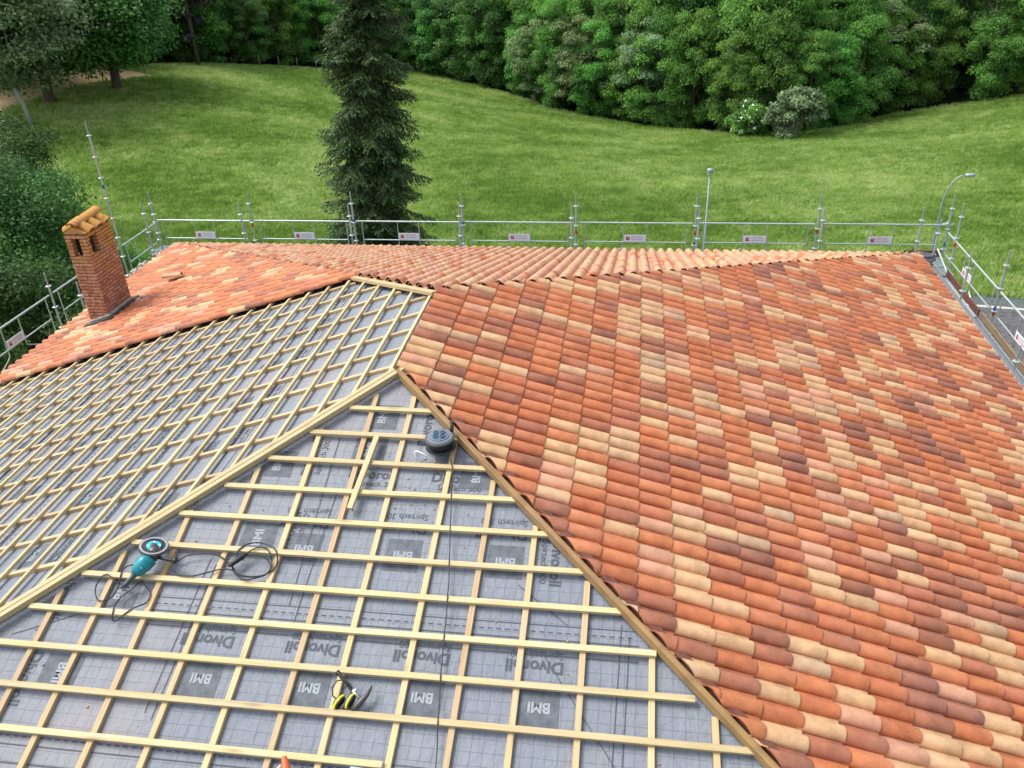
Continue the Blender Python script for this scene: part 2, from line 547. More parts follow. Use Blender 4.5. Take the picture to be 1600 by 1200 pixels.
MEMN = -0.078
def roof_slope(poly, label):
    """poly: world points on the reference plane (batten tops); the membrane deck sits below it"""
    e = poly[1] - poly[0]
    nrm = (poly[1] - poly[0]).cross(poly[2] - poly[0]).normalized()
    if nrm.z < 0: nrm = -nrm
    top = [p + nrm * MEMN for p in poly]
    bot = [p + nrm * (MEMN - 0.05) for p in poly]
    m = MB(); n = len(poly)
    m.add(top + bot, [tuple(range(n)), tuple(reversed(range(n, 2 * n)))] + [(i, (i + 1) % n, (i + 1) % n + n, i + n) for i in range(n)])
    o = m.build('roof_slope', M_MEM, house, M=HM)
    o['label'] = label
    return o
Rn, Rf = Vector((0, 0, 0)), Vector((0, LR, 0))
def P(x, y, z): return Vector((x, y, z))
SEc = P(EV, -EV, -S_ * EV); SWc = P(-EV, -EV, -S_ * EV)
NEc = P(EV, LR + EV, -S_ * EV); NWc = P(-EV, LR + EV, -S_ * EV)
sl_S = roof_slope([Rn, SWc, SEc], 'triangular slope of grey printed membrane under open battens')
sl_W = roof_slope([Rn, Rf, NWc, SWc], 'long slope with bare battens near the ridge and tiles beyond')
sl_E = roof_slope([Rf, Rn, SEc, NEc], 'long slope fully covered with mottled clay tiles')
sl_N = roof_slope([Rf, NEc, NWc], 'far slope of clay tiles tinted paler pink for sky sheen and haze')
LOC = Matrix.Identity(4)

# membrane object coordinates are world + offset, fine for the printed grid

# ---- clay tiles
EXPO = 0.3455
TW = 0.207
PX = [0.0, 0.006, 0.024, 0.052, 0.082, 0.112, 0.137, 0.153, 0.176, 0.226]
PZ = [0.021, 0.040, 0.060, 0.075, 0.076, 0.064, 0.036, 0.006, 0.000, 0.000]
TH = 0.013
def tile_arrays(cut=0.0):
    st = [(-0.05, 0.0), (EXPO - 0.012, 0.021), (EXPO, 0.017)]
    V = []; np_ = len(PX)
    for (y, dz) in st:
        for x, z in zip(PX, PZ): V.append((x, y, z + dz))
    for (y, dz) in (st[0], st[2]):
        for x, z in zip(PX, PZ): V.append((x, y, z + dz - TH))
    F = []; SM = []
    for s_ in range(2):
        for i in range(np_ - 1):
            a = s_ * np_ + i
            F.append((a, a + 1, a + 1 + np_, a + np_)); SM.append(True)
    b0 = 3 * np_; b1 = 4 * np_
    for i in range(np_ - 1):
        F.append((b0 + i, b1 + i, b1 + i + 1, b0 + i + 1)); SM.append(True)       # underside
        F.append((2 * np_ + i, 2 * np_ + i + 1, b1 + i + 1, b1 + i)); SM.append(False)   # nose
    F.append((0, np_, 2 * np_, b1, b0)); SM.append(False)
    F.append((np_ - 1, b0 + np_ - 1, b1 + np_ - 1, 2 * np_ + np_ - 1, np_ + np_ - 1)); SM.append(False)
    return np.array(V, float), F, SM
TV, TF, TSM = tile_arrays()

CLAYS = {   # near, far end colours (the firing varies along a tile)
    'red':   [((0.60, 0.205, 0.088), (0.62, 0.225, 0.096)), ((0.56, 0.180, 0.080), (0.58, 0.195, 0.084)), ((0.64, 0.245, 0.110), (0.60, 0.21, 0.095))],
    'sand':  [((0.70, 0.425, 0.225), (0.73, 0.46, 0.255)), ((0.68, 0.40, 0.21), (0.72, 0.445, 0.235)), ((0.74, 0.47, 0.27), (0.73, 0.45, 0.245))],
    'brown': [((0.48, 0.180, 0.098), (0.36, 0.150, 0.095)), ((0.50, 0.185, 0.100), (0.42, 0.160, 0.095)), ((0.44, 0.165, 0.092), (0.31, 0.135, 0.095))],
    'grey':  [((0.66, 0.41, 0.235), (0.52, 0.345, 0.22)), ((0.68, 0.42, 0.25), (0.56, 0.39, 0.25))],
    'mid':   [((0.52, 0.20, 0.11), (0.44, 0.16, 0.095)), ((0.50, 0.175, 0.095), (0.54, 0.20, 0.11))],
    'pink':  [((0.66, 0.33, 0.205), (0.70, 0.37, 0.235)), ((0.70, 0.38, 0.24), (0.68, 0.345, 0.215))],
}
def pick(mix):
    r = random.random() * sum(m[1] for m in mix)
    for k_, w_ in mix:
        r -= w_
        if r <= 0: break
    return k_, random.randrange(len(CLAYS[k_]))
def tcol(kind, var, y):
    a, b = CLAYS[kind][var]
    q_ = 0.80
    t = min(1, max(0, (y + 0.05) / 0.40)) ** 2
    return tuple(q_ * (a[i] * (1 - t) + b[i] * t) for i in range(3))
def tile_mesh(kind, var):
    me = bpy.data.meshes.new('tile')
    me.from_pydata(TV.tolist(), [], TF)
    me.materials.append(M_CLAY)
    me.polygons.foreach_set('use_smooth', TSM)
    at = me.color_attributes.new('col', 'FLOAT_COLOR', 'POINT')
    at.data.foreach_set('color', [c for v in TV for c in (*tcol(kind, var, v[1]), 1.0)])
    me.update(); me.set_sharp_from_angle(angle=math.radians(42))
    return me
TM = {(k_, i): tile_mesh(k_, i) for k_ in CLAYS for i in range(len(CLAYS[k_]))}

def px_of(p):
    v = p - CAM
    z = v.dot(F_)
    if z < 0.3: return None
    return 800 + FPX * v.dot(R_) / z, 600 - FPX * v.dot(U_) / z, z

TILES = []     # (slope, matrix, kind, var, cutplanes, size)
def lay(slope, ncol, e0, rows, mix, cuts, keep=None, nlift=0.0):
    """cuts: list of (point, normal) world planes; the side the normal points to is kept"""
    base = FM(slope)
    dlen = TW
    streak = {}
    for c in range(ncol):
        for r in range(rows):
            e = e0 + c * TW
            d = 0.02 + r * EXPO
            ctr = base @ Vector((e + TW / 2, d + EXPO / 2, 0.03))
            if keep and not keep(ctr): continue
            status = 1; cp = []
            for (p, n) in cuts:
                ds = [((base @ Vector((e + a, d + b, 0.03))) - p).dot(n) for a in (-0.005, TW + 0.02) for b in (-0.05, EXPO)]
                if max(ds) < 0.02: status = 0; break
                if min(ds) < 0: cp.append((p, n))
            if not status: continue
            k_, v_ = pick(mix)
            if random.random() < 0.08 and streak.get((c - 1, r)): k_, v_ = streak[(c - 1, r)]
            streak[(c, r)] = (k_, v_)
            M = base @ Matrix.Translation((e + random.uniform(-.002, .002), d + random.uniform(-.005, .005), nlift + random.uniform(0, .003))) \
                @ Matrix.Rotation(random.uniform(-.006, .006), 4, 'Z') @ Matrix.Rotation(random.uniform(-.006, .006), 4, 'Y')
            q = px_of(ctr)
            size = 0
            if q and -20 < q[0] < 1620 and -20 < q[1] < 1220: size = 1 / q[2]
            TILES.append([slope, M, k_, v_, cp, size])

mixE = [('red', 44), ('sand', 25), ('brown', 17), ('grey', 3), ('pink', 6), ('mid', 12)]
mixN = [('pink', 64), ('red', 12), ('sand', 20), ('mid', 4)]  # mostly pale pink: glancing sky sheen and haze put into the tile colour
mixW = [('red', 60), ('sand', 11), ('brown', 12), ('pink', 8), ('mid', 14)]
SQ = 1 / math.sqrt(2)
lay('E', 98, -9.14, 27, mixE,
    [(P(0.0, 0, 0), Vector((SQ, SQ, 0))), (P(0, LR + 0.02, 0), Vector((SQ, -SQ, 0)))])
lay('N', 88, -9.108, 26, mixN,
    [(P(-0.02, LR, 0), Vector((SQ, SQ, 0))), (P(0.02, LR, 0), Vector((-SQ, SQ, 0)))], nlift=0.015)
CHX, CHY, CHW, CHD = -7.72, 6.16, 0.41, 0.86
lay('W', 36, 3.80, 27, mixW,
    [(P(0, LR + 0.0, 0), Vector((-SQ, -SQ, 0)))],
    keep=lambda p: not (abs(p.x - CHX) < CHW / 2 + 0.05 and abs(p.y - CHY) < CHD / 2 + 0.02))

SLO = {'E': sl_E, 'W': sl_W, 'N': sl_N}
big = sorted([t for t in TILES if t[5] > 0 and not t[4]], key=lambda t: -t[5])[:300]
bigset = set(id(t) for t in big)
def cut_tile(M, cps):
    bm = bmesh.new()
    ly = bm.verts.layers.float.new('ty')
    vs = [bm.verts.new(M @ Vector(v)) for v in TV]
    for f, s_ in zip(TF, TSM):
        fc = bm.faces.new([vs[i] for i in f]); fc.smooth = s_
    for v, t in zip(vs, TV): v[ly] = t[1]
    for (p, n) in cps:
        p = p + n * random.uniform(0.0, 0.012)
        r = bmesh.ops.bisect_plane(bm, geom=bm.verts[:] + bm.edges[:] + bm.faces[:], plane_co=p, plane_no=n, clear_inner=True)
        ed = [g for g in r['geom_cut'] if isinstance(g, bmesh.types.BMEdge)]
        if ed:
            try: bmesh.ops.edgeloop_fill(bm, edges=ed)
            except Exception: pass
    bm.verts.ensure_lookup_table()
    bm.verts.index_update()
    V = [tuple(v.co) for v in bm.verts]; Y = [v[ly] for v in bm.verts]
    F = [tuple(v.index for v in f.verts) for f in bm.faces]; SMO = [f.smooth for f in bm.faces]
    bm.free()
    return V, Y, F, SMO
for sl in ('E', 'N', 'W'):
    V = []; F = []; SM = []; C = []
    for t in TILES:
        if t[0] != sl: continue
        _, M, k_, v_, cp, size = t
        if id(t) in bigset:
            inst('tile', TM[(k_, v_)], SLO[sl], M)
            continue
        if cp: vv, yy, ff, sm = cut_tile(M, cp)
        else:
            A = np.array(M); vv = (TV @ A[:3, :3].T + A[:3, 3]).tolist(); yy = TV[:, 1]; ff = TF; sm = TSM
        b = len(V); V.extend(vv)
        F.extend([tuple(i + b for i in f) for f in ff]); SM.extend(sm)
        j = random.uniform(0.92, 1.08)
        C.extend([c for y in yy for c in (*(q * j for q in tcol(k_, v_, y)), 1.0)])
    me = bpy.data.meshes.new('tile')
    me.from_pydata(V, [], F)
    me.materials.append(M_CLAY)
    me.polygons.foreach_set('use_smooth', SM)
    at = me.color_attributes.new('col', 'FLOAT_COLOR', 'POINT')
    at.data.foreach_set('color', C)
    me.update(); me.set_sharp_from_angle(angle=math.radians(42))
    o = inst('tile_field', me, SLO[sl])
    o['kind'] = 'stuff'

# ---- battens
def beam(name, a, b, wd, ht, mat, parent, nrm, bend=0.004, top=0.0):
    """beam from a to b whose top face centre line runs through a,b (+top along the normal)"""
    a = Vector(a); b = Vector(b)
    L = (b - a).length
    x = (b - a).normalized(); z = (nrm - x * nrm.dot(x)).normalized(); y = z.cross(x)
    n = max(2, int(L / 0.8) + 1)
    ph = random.uniform(0, 6); amp = random.uniform(0.3, 1) * bend
    m = MB(); vs = []
    c = 0.0025
    for i in range(n + 1):
        u = L * i / n
        off = amp * math.sin(ph + u * 1.1); oz = amp * 0.4 * math.sin(ph * 2 + u * 1.9)
        for (yy, zz) in ((-wd / 2, -ht), (wd / 2, -ht), (wd / 2, -c), (wd / 2 - c, 0), (-wd / 2 + c, 0), (-wd / 2, -c)):
            vs.append((u, yy + off, zz + oz))
    fs = []
    for i in range(n):
        for k in range(6):
            k2 = (k + 1) % 6
            fs.append((i * 6 + k, (i + 1) * 6 + k, (i + 1) * 6 + k2, i * 6 + k2))
    fs.append((0, 1, 2, 3, 4, 5)); fs.append(tuple(reversed(range(n * 6, n * 6 + 6))))
    m.add(vs, fs)
    M = Matrix((x, y, z)).transposed().to_4x4()
    M.translation = a + nrm * top
    return m.build(name, mat, parent, M=M)

nS, nW, nE, nN = FR['S'][3], FR['W'][3], FR['E'][3], FR['N'][3]
DB = 0.36
SX = [-8.7, -8.2, -7.7, -7.2, -6.7, -6.2, -5.7, -5.2, -4.7, -4.2, -3.65, -3.12, -2.62, -2.19, -1.71, -1.19, -0.67, -0.18, 0.24, 0.79, 1.25, 1.72, 2.24, 2.81, 3.30, 3.8, 4.3, 4.8, 5.3, 5.8, 6.3, 6.8, 7.3, 7.8, 8.3]
for x in SX:
    top = -abs(x) - (0.15 if x < 0 else 0.10)
    beam('counter_batten', SP(x + 0.0, top), SP(x + random.uniform(-.03, .03), -EV + 0.05), 0.052, 0.04, M_COUNTER, sl_S, nS, top=-0.0365)
for k in range(26):
    y = -(0.5768 + k * DB) * CS
    if y < -EV + 0.05: break
    a, b = abs(y) - 0.13, abs(y) - 0.05
    if k in (7,): b -= 0.06
    if k in (8,): b -= 0.10
    if k > 10:
        beam('batten', SP(-a, y), SP(b, y), 0.052, 0.034, M_BATTEN, sl_S, nS)
    elif k == 10:
        beam('batten', SP(-a, y), SP(0.75, y - 0.0), 0.052, 0.034, M_BATTEN, sl_S, nS)
        beam('batten', SP(0.52, y - 0.066), SP(b, y - 0.07), 0.052, 0.034, M_BATTEN, sl_S, nS)
    else:
        beam('batten', SP(-a, y + random.uniform(-.006, .006)), SP(b, y + random.uniform(-.006, .006)), 0.052, 0.034, M_BATTEN, sl_S, nS)
# west slope
WY = [-8.5, -8.0, -7.5, -7.0, -6.5, -6.0, -5.45, -4.92, -4.4, -3.9, -3.4, -2.87, -2.36, -1.84, -1.34, -0.80, -0.32, 0.22, 0.68, 1.18, 1.67, 2.20, 2.70, 3.22, 3.72]
for y in WY:
    if y < 0: x0 = y + -0.14
    elif y <= LR: x0 = -0.01
    else: x0 = -(y - LR) - 0.10
    beam('counter_batten', WP(x0, y), WP(-EV + 0.05, y), 0.050, 0.04, M_COUNTER, sl_W, nW, top=-0.0365)
for k in range(26):
    x = -(0.123 + k * DB) * CS
    if x < -EV + 0.04: break
    a = -abs(x) + 0.13          # south end at the hip
    b = min(LR + abs(x) - 0.08, 3.95)
    beam('batten', WP(x, a), WP(x, b), 0.043, 0.034, M_BATTEN, sl_W, nW)
# hip boards
def hip(name, p0, p1, wd, ht, mat, off, top, label=None):
    p0 = Vector(p0); p1 = Vector(p1)
    x = (p1 - p0).normalized(); side = Vector((0, 0, 1)).cross(x).normalized()
    o = beam(name, p0 + side * off, p1 + side * off, wd, ht, mat, house_roof, Vector((0, 0, 1)), 0.003, top)
    if label: o['label'] = label
    return o
house_roof = hroot('roof_frame')
hip('hip_board', (0.02, 0.02, 0.01), (-8.9, -8.9, -8.9 * S_ + 0.0), 0.058, 0.05, M_BATTEN, 0.055, 0.028)
hip('hip_board', (-0.03, -0.03, 0.0), (-8.9, -8.9, -8.9 * S_), 0.058, 0.05, M_BATTEN, -0.033, 0.008)
hip('hip_board', (0.03, -0.03, 0.0), (8.9, -8.9, -8.9 * S_), 0.055, 0.08, M_OLDWOOD, -0.038, 0.034, 'rough sawn board under the cut tile edge')
hip('hip_board', (0.15, -0.15, 0.0), (8.95, -8.95, -8.95 * S_), 0.08, 0.06, M_DARKBOARD, 0.07, -0.012, 'added dark strip painting the shade inside the cut tile mouths')  # added strip, its dark brown stands for the shade in the tile mouths
hip('hip_board', (-0.02, LR - 0.02, 0.0), (-1.75, LR + 1.75, -1.75 * S_), 0.09, 0.05, M_COUNTER, 0.03, 0.03)
hip('ridge_board', (0.015, LR, 0.0), (0.015, 0.0, 0.0), 0.03, 0.05, M_OLDWOOD, 0, -0.01)
# fascia and gutters
for (a, b) in ((P(EV + .02, -EV, 0), P(EV + .02, LR + EV - .3, 0)), (P(-EV - .02, -EV, 0), P(-EV - .02, LR + EV - .3, 0)),
               (P(-EV, LR + EV - .28, 0), P(EV, LR + EV - .28, 0)), (P(-EV, -EV - .02, 0), P(EV, -EV - .02, 0))):
    z = -S_ * EV - 0.08
    m = MB()
    ax = (b - a).normalized(); sd_ = Vector((ax.y, -ax.x, 0))
    if sd_.dot((a + b) / 2 - P(0, 1, 0)) < 0: sd_ = -sd_
    ring = [(0.0, 0.0), (0.012, -0.05), (0.05, -0.075), (0.09, -0.06), (0.11, -0.02), (0.12, 0.005), (0.115, -0.02), (0.09, -0.055), (0.05, -0.068), (0.016, -0.045), (0.006, 0.0)]
    vs = [p + sd_ * u + Vector((0, 0, z + v)) for p in (a, b) for (u, v) in ring]
    n = len(ring)
    m.add(vs, [(i, (i + 1) % n, (i + 1) % n + n, i + n) for i in range(n)])
    m.build('gutter', M_ZINC, house_roof)

# ---- printed membrane words
def text_mesh(s, size, name, mat, bold=0.0):
    cu = bpy.data.curves.new(name, 'FONT')
    cu.body = s; cu.size = size; cu.align_x = 'CENTER'; cu.align_y = 'CENTER'
    cu.offset = bold
    cu.resolution_u = 3
    o = bpy.data.objects.new(name, cu)
    col.objects.link(o)
    dg = bpy.context.evaluated_depsgraph_get()
    me = bpy.data.meshes.new_from_object(o.evaluated_get(dg))
    me.materials.clear(); me.materials.append(mat)
    bpy.data.objects.remove(o)
    bpy.data.curves.remove(cu)
    return me
T_D = text_mesh('Divoroll', 0.148, 'printed_word', M_PRINT, 0.004)
T_S = text_mesh('Spirtech 300', 0.088, 'printed_word', M_PRINT, 0.0)
T_B = text_mesh('BMI', 0.12, 'logo_letters', M_PALEP, 0.004)
bq = MB(); bq.add([(-.165, -.17, 0), (.165, -.17, 0), (.165, .17, 0), (-.165, .17, 0)], [(0, 1, 2, 3)])
BOX = bq.mesh('printed_logo', M_BOXP)
def pl(slope_key, x, y, ang, lift=0.004):
    f = SP if slope_key == 'S' else WP
    n = FR[slope_key][3]
    p = f(x, y, MEMN + lift)
    if slope_key == 'S': ex, ey = Vector((1, 0, 0)), -FR['S'][2]
    else: ex, ey = Vector((0, -1, 0)), -FR['W'][2]
    M = Matrix((ex, ey, n)).transposed().to_4x4() @ Matrix.Rotation(ang, 4, 'Z')
    M.translation = p
    return M
def word(me, sk, x, y, ang):
    inst('printed_word', me, sl_S if sk == 'S' else sl_W, pl(sk, x, y, ang))
def logo(sk, x, y, ang):
    inst('printed_logo', BOX, sl_S if sk == 'S' else sl_W, pl(sk, x, y, ang, 0.003))
    inst('printed_word', T_B, sl_S if sk == 'S' else sl_W, pl(sk, x, y, ang, 0.006))
PI = math.pi
for r_, (yb, yd, ys_) in enumerate([(-3.432, -3.105, -3.010), (-2.185, -1.905, -1.782), (-4.67, -4.34, -4.25), (-5.92, -5.6, -5.5)]):
    for i in range(-6, 8):
        xb = -0.02 + 0.965 * i + (0.53 if r_ == 1 else 0) + (0.2 if r_ == 2 else 0)
        if r_ == 1 and not (-0.55 < xb < 1.6): continue
        if r_ == 0 and xb < -1.3: continue
        if r_ >= 2 and abs(xb) > abs(yb) - 0.6: continue
        if r_ == 0 and xb > 2.4: continue
        logo('S', xb, yb, PI)
        word(T_D, 'S', xb - 0.07, yd, PI); word(T_S, 'S', xb - 0.06, ys_, PI)
for x in (0.005, 0.866): word(T_D, 'S', x, -1.33, 0); word(T_S, 'S', x + 0.05, -1.44, 0)
for (x, y) in ((-0.679, -1.149), (-0.640, -2.03)): word(T_D, 'S', x, y, PI / 2); word(T_S, 'S', x + 0.11, y, PI / 2)
for (x, y) in ((-1.011, -1.254), (-0.091, -1.036), (-0.05, -0.605), (-0.938, -2.098), (1.075, -1.279), (-2.05, -2.72)): logo('S', x, y, PI / 2)
word(T_D, 'S', -2.591, -2.80, -PI / 2); word(T_D, 'S', 1.94, -2.16, -PI / 2); word(T_S, 'S', 1.83, -2.16, -PI / 2)
word(T_D, 'S', 0.45, -0.72, PI / 2)
word(T_D, 'S', -2.56, -3.56, -PI / 2); logo('S', -2.27, -3.49, -PI / 2)
for r_ in range(6):
    xb = -2.22 - 1.25 * r_ ; xd = xb + 0.36
    for i in range(-10, 6):
        yb = -0.12 + 0.975 * i + (0.44 if r_ % 2 == 0 else 0)
        if yb < xb + 0.5 or yb > 3.6: continue
        logo('W', xb, yb, PI)
        word(T_D, 'W', xd, yb + 0.06, PI); word(T_S, 'W', xd + 0.12, yb + 0.04, PI)
# lap lines between the membrane rolls: two solid lines and a dashed one between them
def lap(sk, c, a, b):
    m = MB()
    def quad(u0, u1, v, t):
        pts = [(u0, v - t), (u1, v - t), (u1, v + t), (u0, v + t)]
        if sk == 'S': vs = [SP(u, vv, MEMN + 0.004) for u, vv in pts]
        else: vs = [WP(vv, u, MEMN + 0.004) for u, vv in pts]
        m.add(vs, [(0, 1, 2, 3)])
    quad(a, b, c + 0.06, 0.004); quad(a, b, c - 0.065, 0.005)
    u = a
    while u < b - 0.05:
        quad(u, u + 0.045, c, 0.004); u += 0.075
    quad(a, b, c - 0.20, 0.006)
    o = m.build('lap_line', M_LINEP, sl_S if sk == 'S' else sl_W)
    o['kind'] = 'stuff'
lap('S', -2.81, -1.75, 2.7); lap('S', -4.015, -3.9, 3.9); lap('S', -5.27, -5.1, 5.1)
for r_ in range(6): lap('W', -1.62 - 1.25 * r_, -1.5 - 1.2 * r_, 3.6)
# dark creases / folded strips of membrane
def strip(pts, wd, lift=0.006, mat=M_LINEP):
    m = MB(); 
    for a, b in zip(pts[:-1], pts[1:]):
        a = Vector(a); b = Vector(b); d = (b - a).normalized(); s2 = Vector((-d.y, d.x)) * wd
        vs = [SP(q.x, q.y, MEMN + lift) for q in (a - s2, b - s2, b + s2, a + s2)]
        m.add(vs, [(0, 1, 2, 3)])
    return m
fl = strip([(-0.23, -2.4), (-1.2, -3.0)], 0.0)
# folded upstand lines where rolls end on the west part of the slope
for (a, b) in (((-0.45, -0.9), (-0.42, -2.75)), ((-0.30, -1.5), (-0.33, -2.9)), ((-1.32, -2.35), (-1.36, -3.75)), ((-1.25, -2.4), (-1.28, -3.8)), ((2.55, -2.7), (2.50, -4.2)), ((2.62, -2.8), (2.58, -4.2)),
               ((1.62, -2.4), (2.1, -2.75)), ((1.9, -3.0), (2.9, -4.3)), ((-2.9, -3.2), (-2.2, -2.9))):
    o = strip([a, b], 0.0035).build('lap_line', M_LINEP, sl_S); o['kind'] = 'stuff'

# ---- chimney
chim = empty('chimney', (0, 0, 0), 0, parent=house)
chim.matrix_local = HM
chim['label'] = 'weathered brick chimney with lichen covered tile cap'
def brick_mat():
    k = NB('old_brick', 0.9, 0.15)
    r = k.rnd()
    p = k.pos()
    c = k.ramp(r, [(0.0, (0.30, 0.10, 0.048)), (0.5, (0.38, 0.145, 0.07)), (1.0, (0.45, 0.21, 0.11))])
    n1 = k.noise(p, 14, 5, 0.7)
    c = k.mix(k.math('MULTIPLY', k.ramp(n1, [(0.46, (0, 0, 0)), (0.6, (1, 1, 1))]), 0.5), c, (0.62, 0.42, 0.34))
    sp_ = k.ramp(k.noise(p, 46, 3, 0.6), [(0.57, (0, 0, 0)), (0.64, (1, 1, 1))])
    c = k.mix(k.math('MULTIPLY', sp_, 0.6), c, (0.72, 0.58, 0.50))
    li = k.noise(k.mapping(p, (1, 1, 0.7)), 3.2, 5, 0.6)
    sp = k.n('SeparateXYZ'); k.l(p, sp.inputs[0])
    hi = k.math('MULTIPLY', k.math('ADD', sp.outputs[2], 1.9), 0.22)
    lf = k.ramp(k.math('ADD', li, hi), [(0.62, (0, 0, 0)), (0.78, (1, 1, 1))])
    c = k.mix(k.math('MULTIPLY', lf, 0.75), c, (0.48, 0.28, 0.05))
    dk = k.ramp(k.noise(p, 5.5, 4, 0.7), [(0.56, (0, 0, 0)), (0.7, (1, 1, 1))])
    c = k.mix(k.math('MULTIPLY', dk, 0.55), c, (0.09, 0.055, 0.04))
    k.base(c); k.bump(n1, 0.6, 0.01)
    return k.m
M_BRICK = brick_mat()
M_MORTAR = simple('old_mortar', (0.17, 0.11, 0.08), 0.95, var=0.5, scale=9)
M_DARKIN = simple('flue_shade_black', (0.012, 0.010, 0.009), 0.95)  # near-black that paints the shade inside the chimney opening
def lichen_mat():
    k = NB('lichen_clay', 0.9, 0.15)
    p = k.pos()
    n1 = k.noise(p, 11, 6, 0.75)
    c = k.ramp(n1, [(0.36, (0.30, 0.15, 0.08)), (0.44, (0.44, 0.21, 0.11)), (0.52, (0.46, 0.25, 0.06)), (0.62, (0.46, 0.27, 0.035)), (0.75, (0.26, 0.18, 0.06))])
    k.base(c); k.bump(k.noise(p, 40, 4), 0.6, 0.008)
    return k.m
M_LICHEN = lichen_mat()
ztop, zbase = -0.60, -2.95
core = MB()
zo0, zo1 = -1.06, -0.70      # openings
core.box((CHX, CHY, (zbase + zo0) / 2), (CHW - 0.03, CHD - 0.03, zo0 - zbase))
core.box((CHX, CHY, (zo1 + ztop + 0.02) / 2), (CHW - 0.03, CHD - 0.03, ztop + 0.02 - zo1))
for sx in (-1, 1):
    core.box((CHX + sx * (CHW / 2 - 0.06), CHY - CHD / 2 + 0.07, (zo0 + zo1) / 2), (0.07, 0.11, zo1 - zo0))
core.box((CHX, CHY + 0.175, (zo0 + zo1) / 2), (CHW - 0.04, 0.46, zo1 - zo0))
core.build('mortar_core', M_MORTAR, chim)
dk = MB(); dk.box((CHX, CHY - 0.17, zo0 + 0.004), (CHW - 0.24, 0.3, 0.006)); dk.box((CHX - 0.02, CHY - 0.20, (zo0 + zo1) / 2), (0.20, 0.16, zo1 - zo0 - 0.01)); dk.build('flue_shade_fill', M_DARKIN, chim)  # black boxes fill the opening in place of its shaded depth
BL, BH, BT = 0.215, 0.052, 0.105
bmesh_cache = {}
def brick_me(l, t):
    key = (round(l, 3), round(t, 3))
    if key not in bmesh_cache:
        m = MB(); e = 0.004
        x, y, z = l / 2, t / 2, BH / 2
        vs = []
        for zz, ins in ((-z, e), (-z + e, 0), (z - e, 0), (z, e)):
            vs += [(-x + ins, -y + ins, zz), (x - ins, -y + ins, zz), (x - ins, y - ins, zz), (-x + ins, y - ins, zz)]
        fs = [(3, 2, 1, 0), (12, 13, 14, 15)]
        for s_ in range(3):
            for k in range(4):
                fs.append((s_ * 4 + k, s_ * 4 + (k + 1) % 4, s_ * 4 + 4 + (k + 1) % 4, s_ * 4 + 4 + k))
        m.add(vs, fs)
        bmesh_cache[key] = m.mesh('brick', M_BRICK)
    return bmesh_cache[key]
rest = MB()
ncourse = int((ztop - zbase) / 0.068)
def open_hit(face, u, z):
    if not (zo0 < z < zo1): return False
    if face in 'SN': return abs(u - (-0.02)) < 0.09
    return abs(u + 0.19) < 0.11
for ci in range(ncourse):
    z = zbase + 0.034 + ci * 0.068
    for face, Lf in (('S', CHW), ('E', CHD), ('N', CHW), ('W', CHD)):
        u = -Lf / 2
        first = True
        half = (ci % 2 == 0) ^ (face in 'EW')
        while u < Lf / 2 - 0.02:
            l = BL if not (first and half) else BL / 2 + 0.005
            first = False
            l = min(l, Lf / 2 - u)
            if Lf / 2 - u - l < 0.05: l = Lf / 2 - u
            uc = u + l / 2
            u += l + 0.011
            if l < 0.05: continue
            if open_hit(face, uc, z) or open_hit(face, uc - l / 2 + .01, z) or open_hit(face, uc + l / 2 - .01, z):
                lo_, hi_ = (-0.11, 0.07) if face in 'SN' else (-0.30, -0.08)
                a0, a1 = uc - l / 2, uc + l / 2
                if a0 < lo_ - 0.03: a1 = min(a1, lo_)
                elif a1 > hi_ + 0.03: a0 = max(a0, hi_)
                else: continue
                l = round(a1 - a0, 2); uc = (a0 + a1) / 2
            jit = random.uniform(-0.004, 0.005)
            depth = 0.10
            if face == 'S': c = Vector((CHX + uc, CHY - CHD / 2 + depth / 2 - jit, z)); rz = 0
            elif face == 'N': c = Vector((CHX + uc, CHY + CHD / 2 - depth / 2 + jit, z)); rz = PI
            elif face == 'E': c = Vector((CHX + CHW / 2 - depth / 2 + jit, CHY + uc, z)); rz = PI / 2
            else: c = Vector((CHX - CHW / 2 + depth / 2 - jit, CHY + uc, z)); rz = -PI / 2
            M = Matrix.Translation(c) @ Matrix.Rotation(rz + random.uniform(-.012, .012), 4, 'Z')
            if face in 'SE':
                inst('brick', brick_me(l, depth), chim, M)
            else:
                me_ = brick_me(l, depth)
                rest.add([M @ v.co for v in me_.vertices], [tuple(p.vertices) for p in me_.polygons])
o = rest.build('brick_backing', M_BRICK, chim); o['kind'] = 'stuff'
# gabled cap of old barrel tiles
def barrel(L, r0, r1, th=0.014, seg=8, arc=PI):
    m = MB(); vs = []
    for (x, r) in ((0, r0), (L, r1)):
        for rr in (r, r - th):
            for k in range(seg + 1):
                a = (PI - arc) / 2 + arc * k / seg
                vs.append((x, rr * math.cos(a), rr * math.sin(a) * 0.72))
    n = seg + 1
    fs = []
    for k in range(seg):
        fs.append((k, k + 1, 2 * n + k + 1, 2 * n + k)); fs.append((n + k, 3 * n + k, 3 * n + k + 1, n + k + 1))
        fs.append((k, n + k, n + k + 1, k + 1)); fs.append((2 * n + k, 2 * n + k + 1, 3 * n + k + 1, 3 * n + k))
    fs += [(0, 2 * n, 3 * n, n), (n - 1, 2 * n - 1, 4 * n - 1, 3 * n - 1)]
    m.add(vs, fs)
    return m
capm = barrel(0.29, 0.095, 0.120).mesh('cap_tile', M_LICHEN, True, 40)
capr = barrel(0.36, 0.095, 0.125).mesh('ridge_tile', M_LICHEN, True, 40)
gm_ = MB()
x0, x1 = CHX - CHW / 2 - 0.02, CHX + CHW / 2 + 0.02
za = ztop + 0.13
gy0, gy1 = CHY - CHD / 2 + 0.0, CHY + CHD / 2
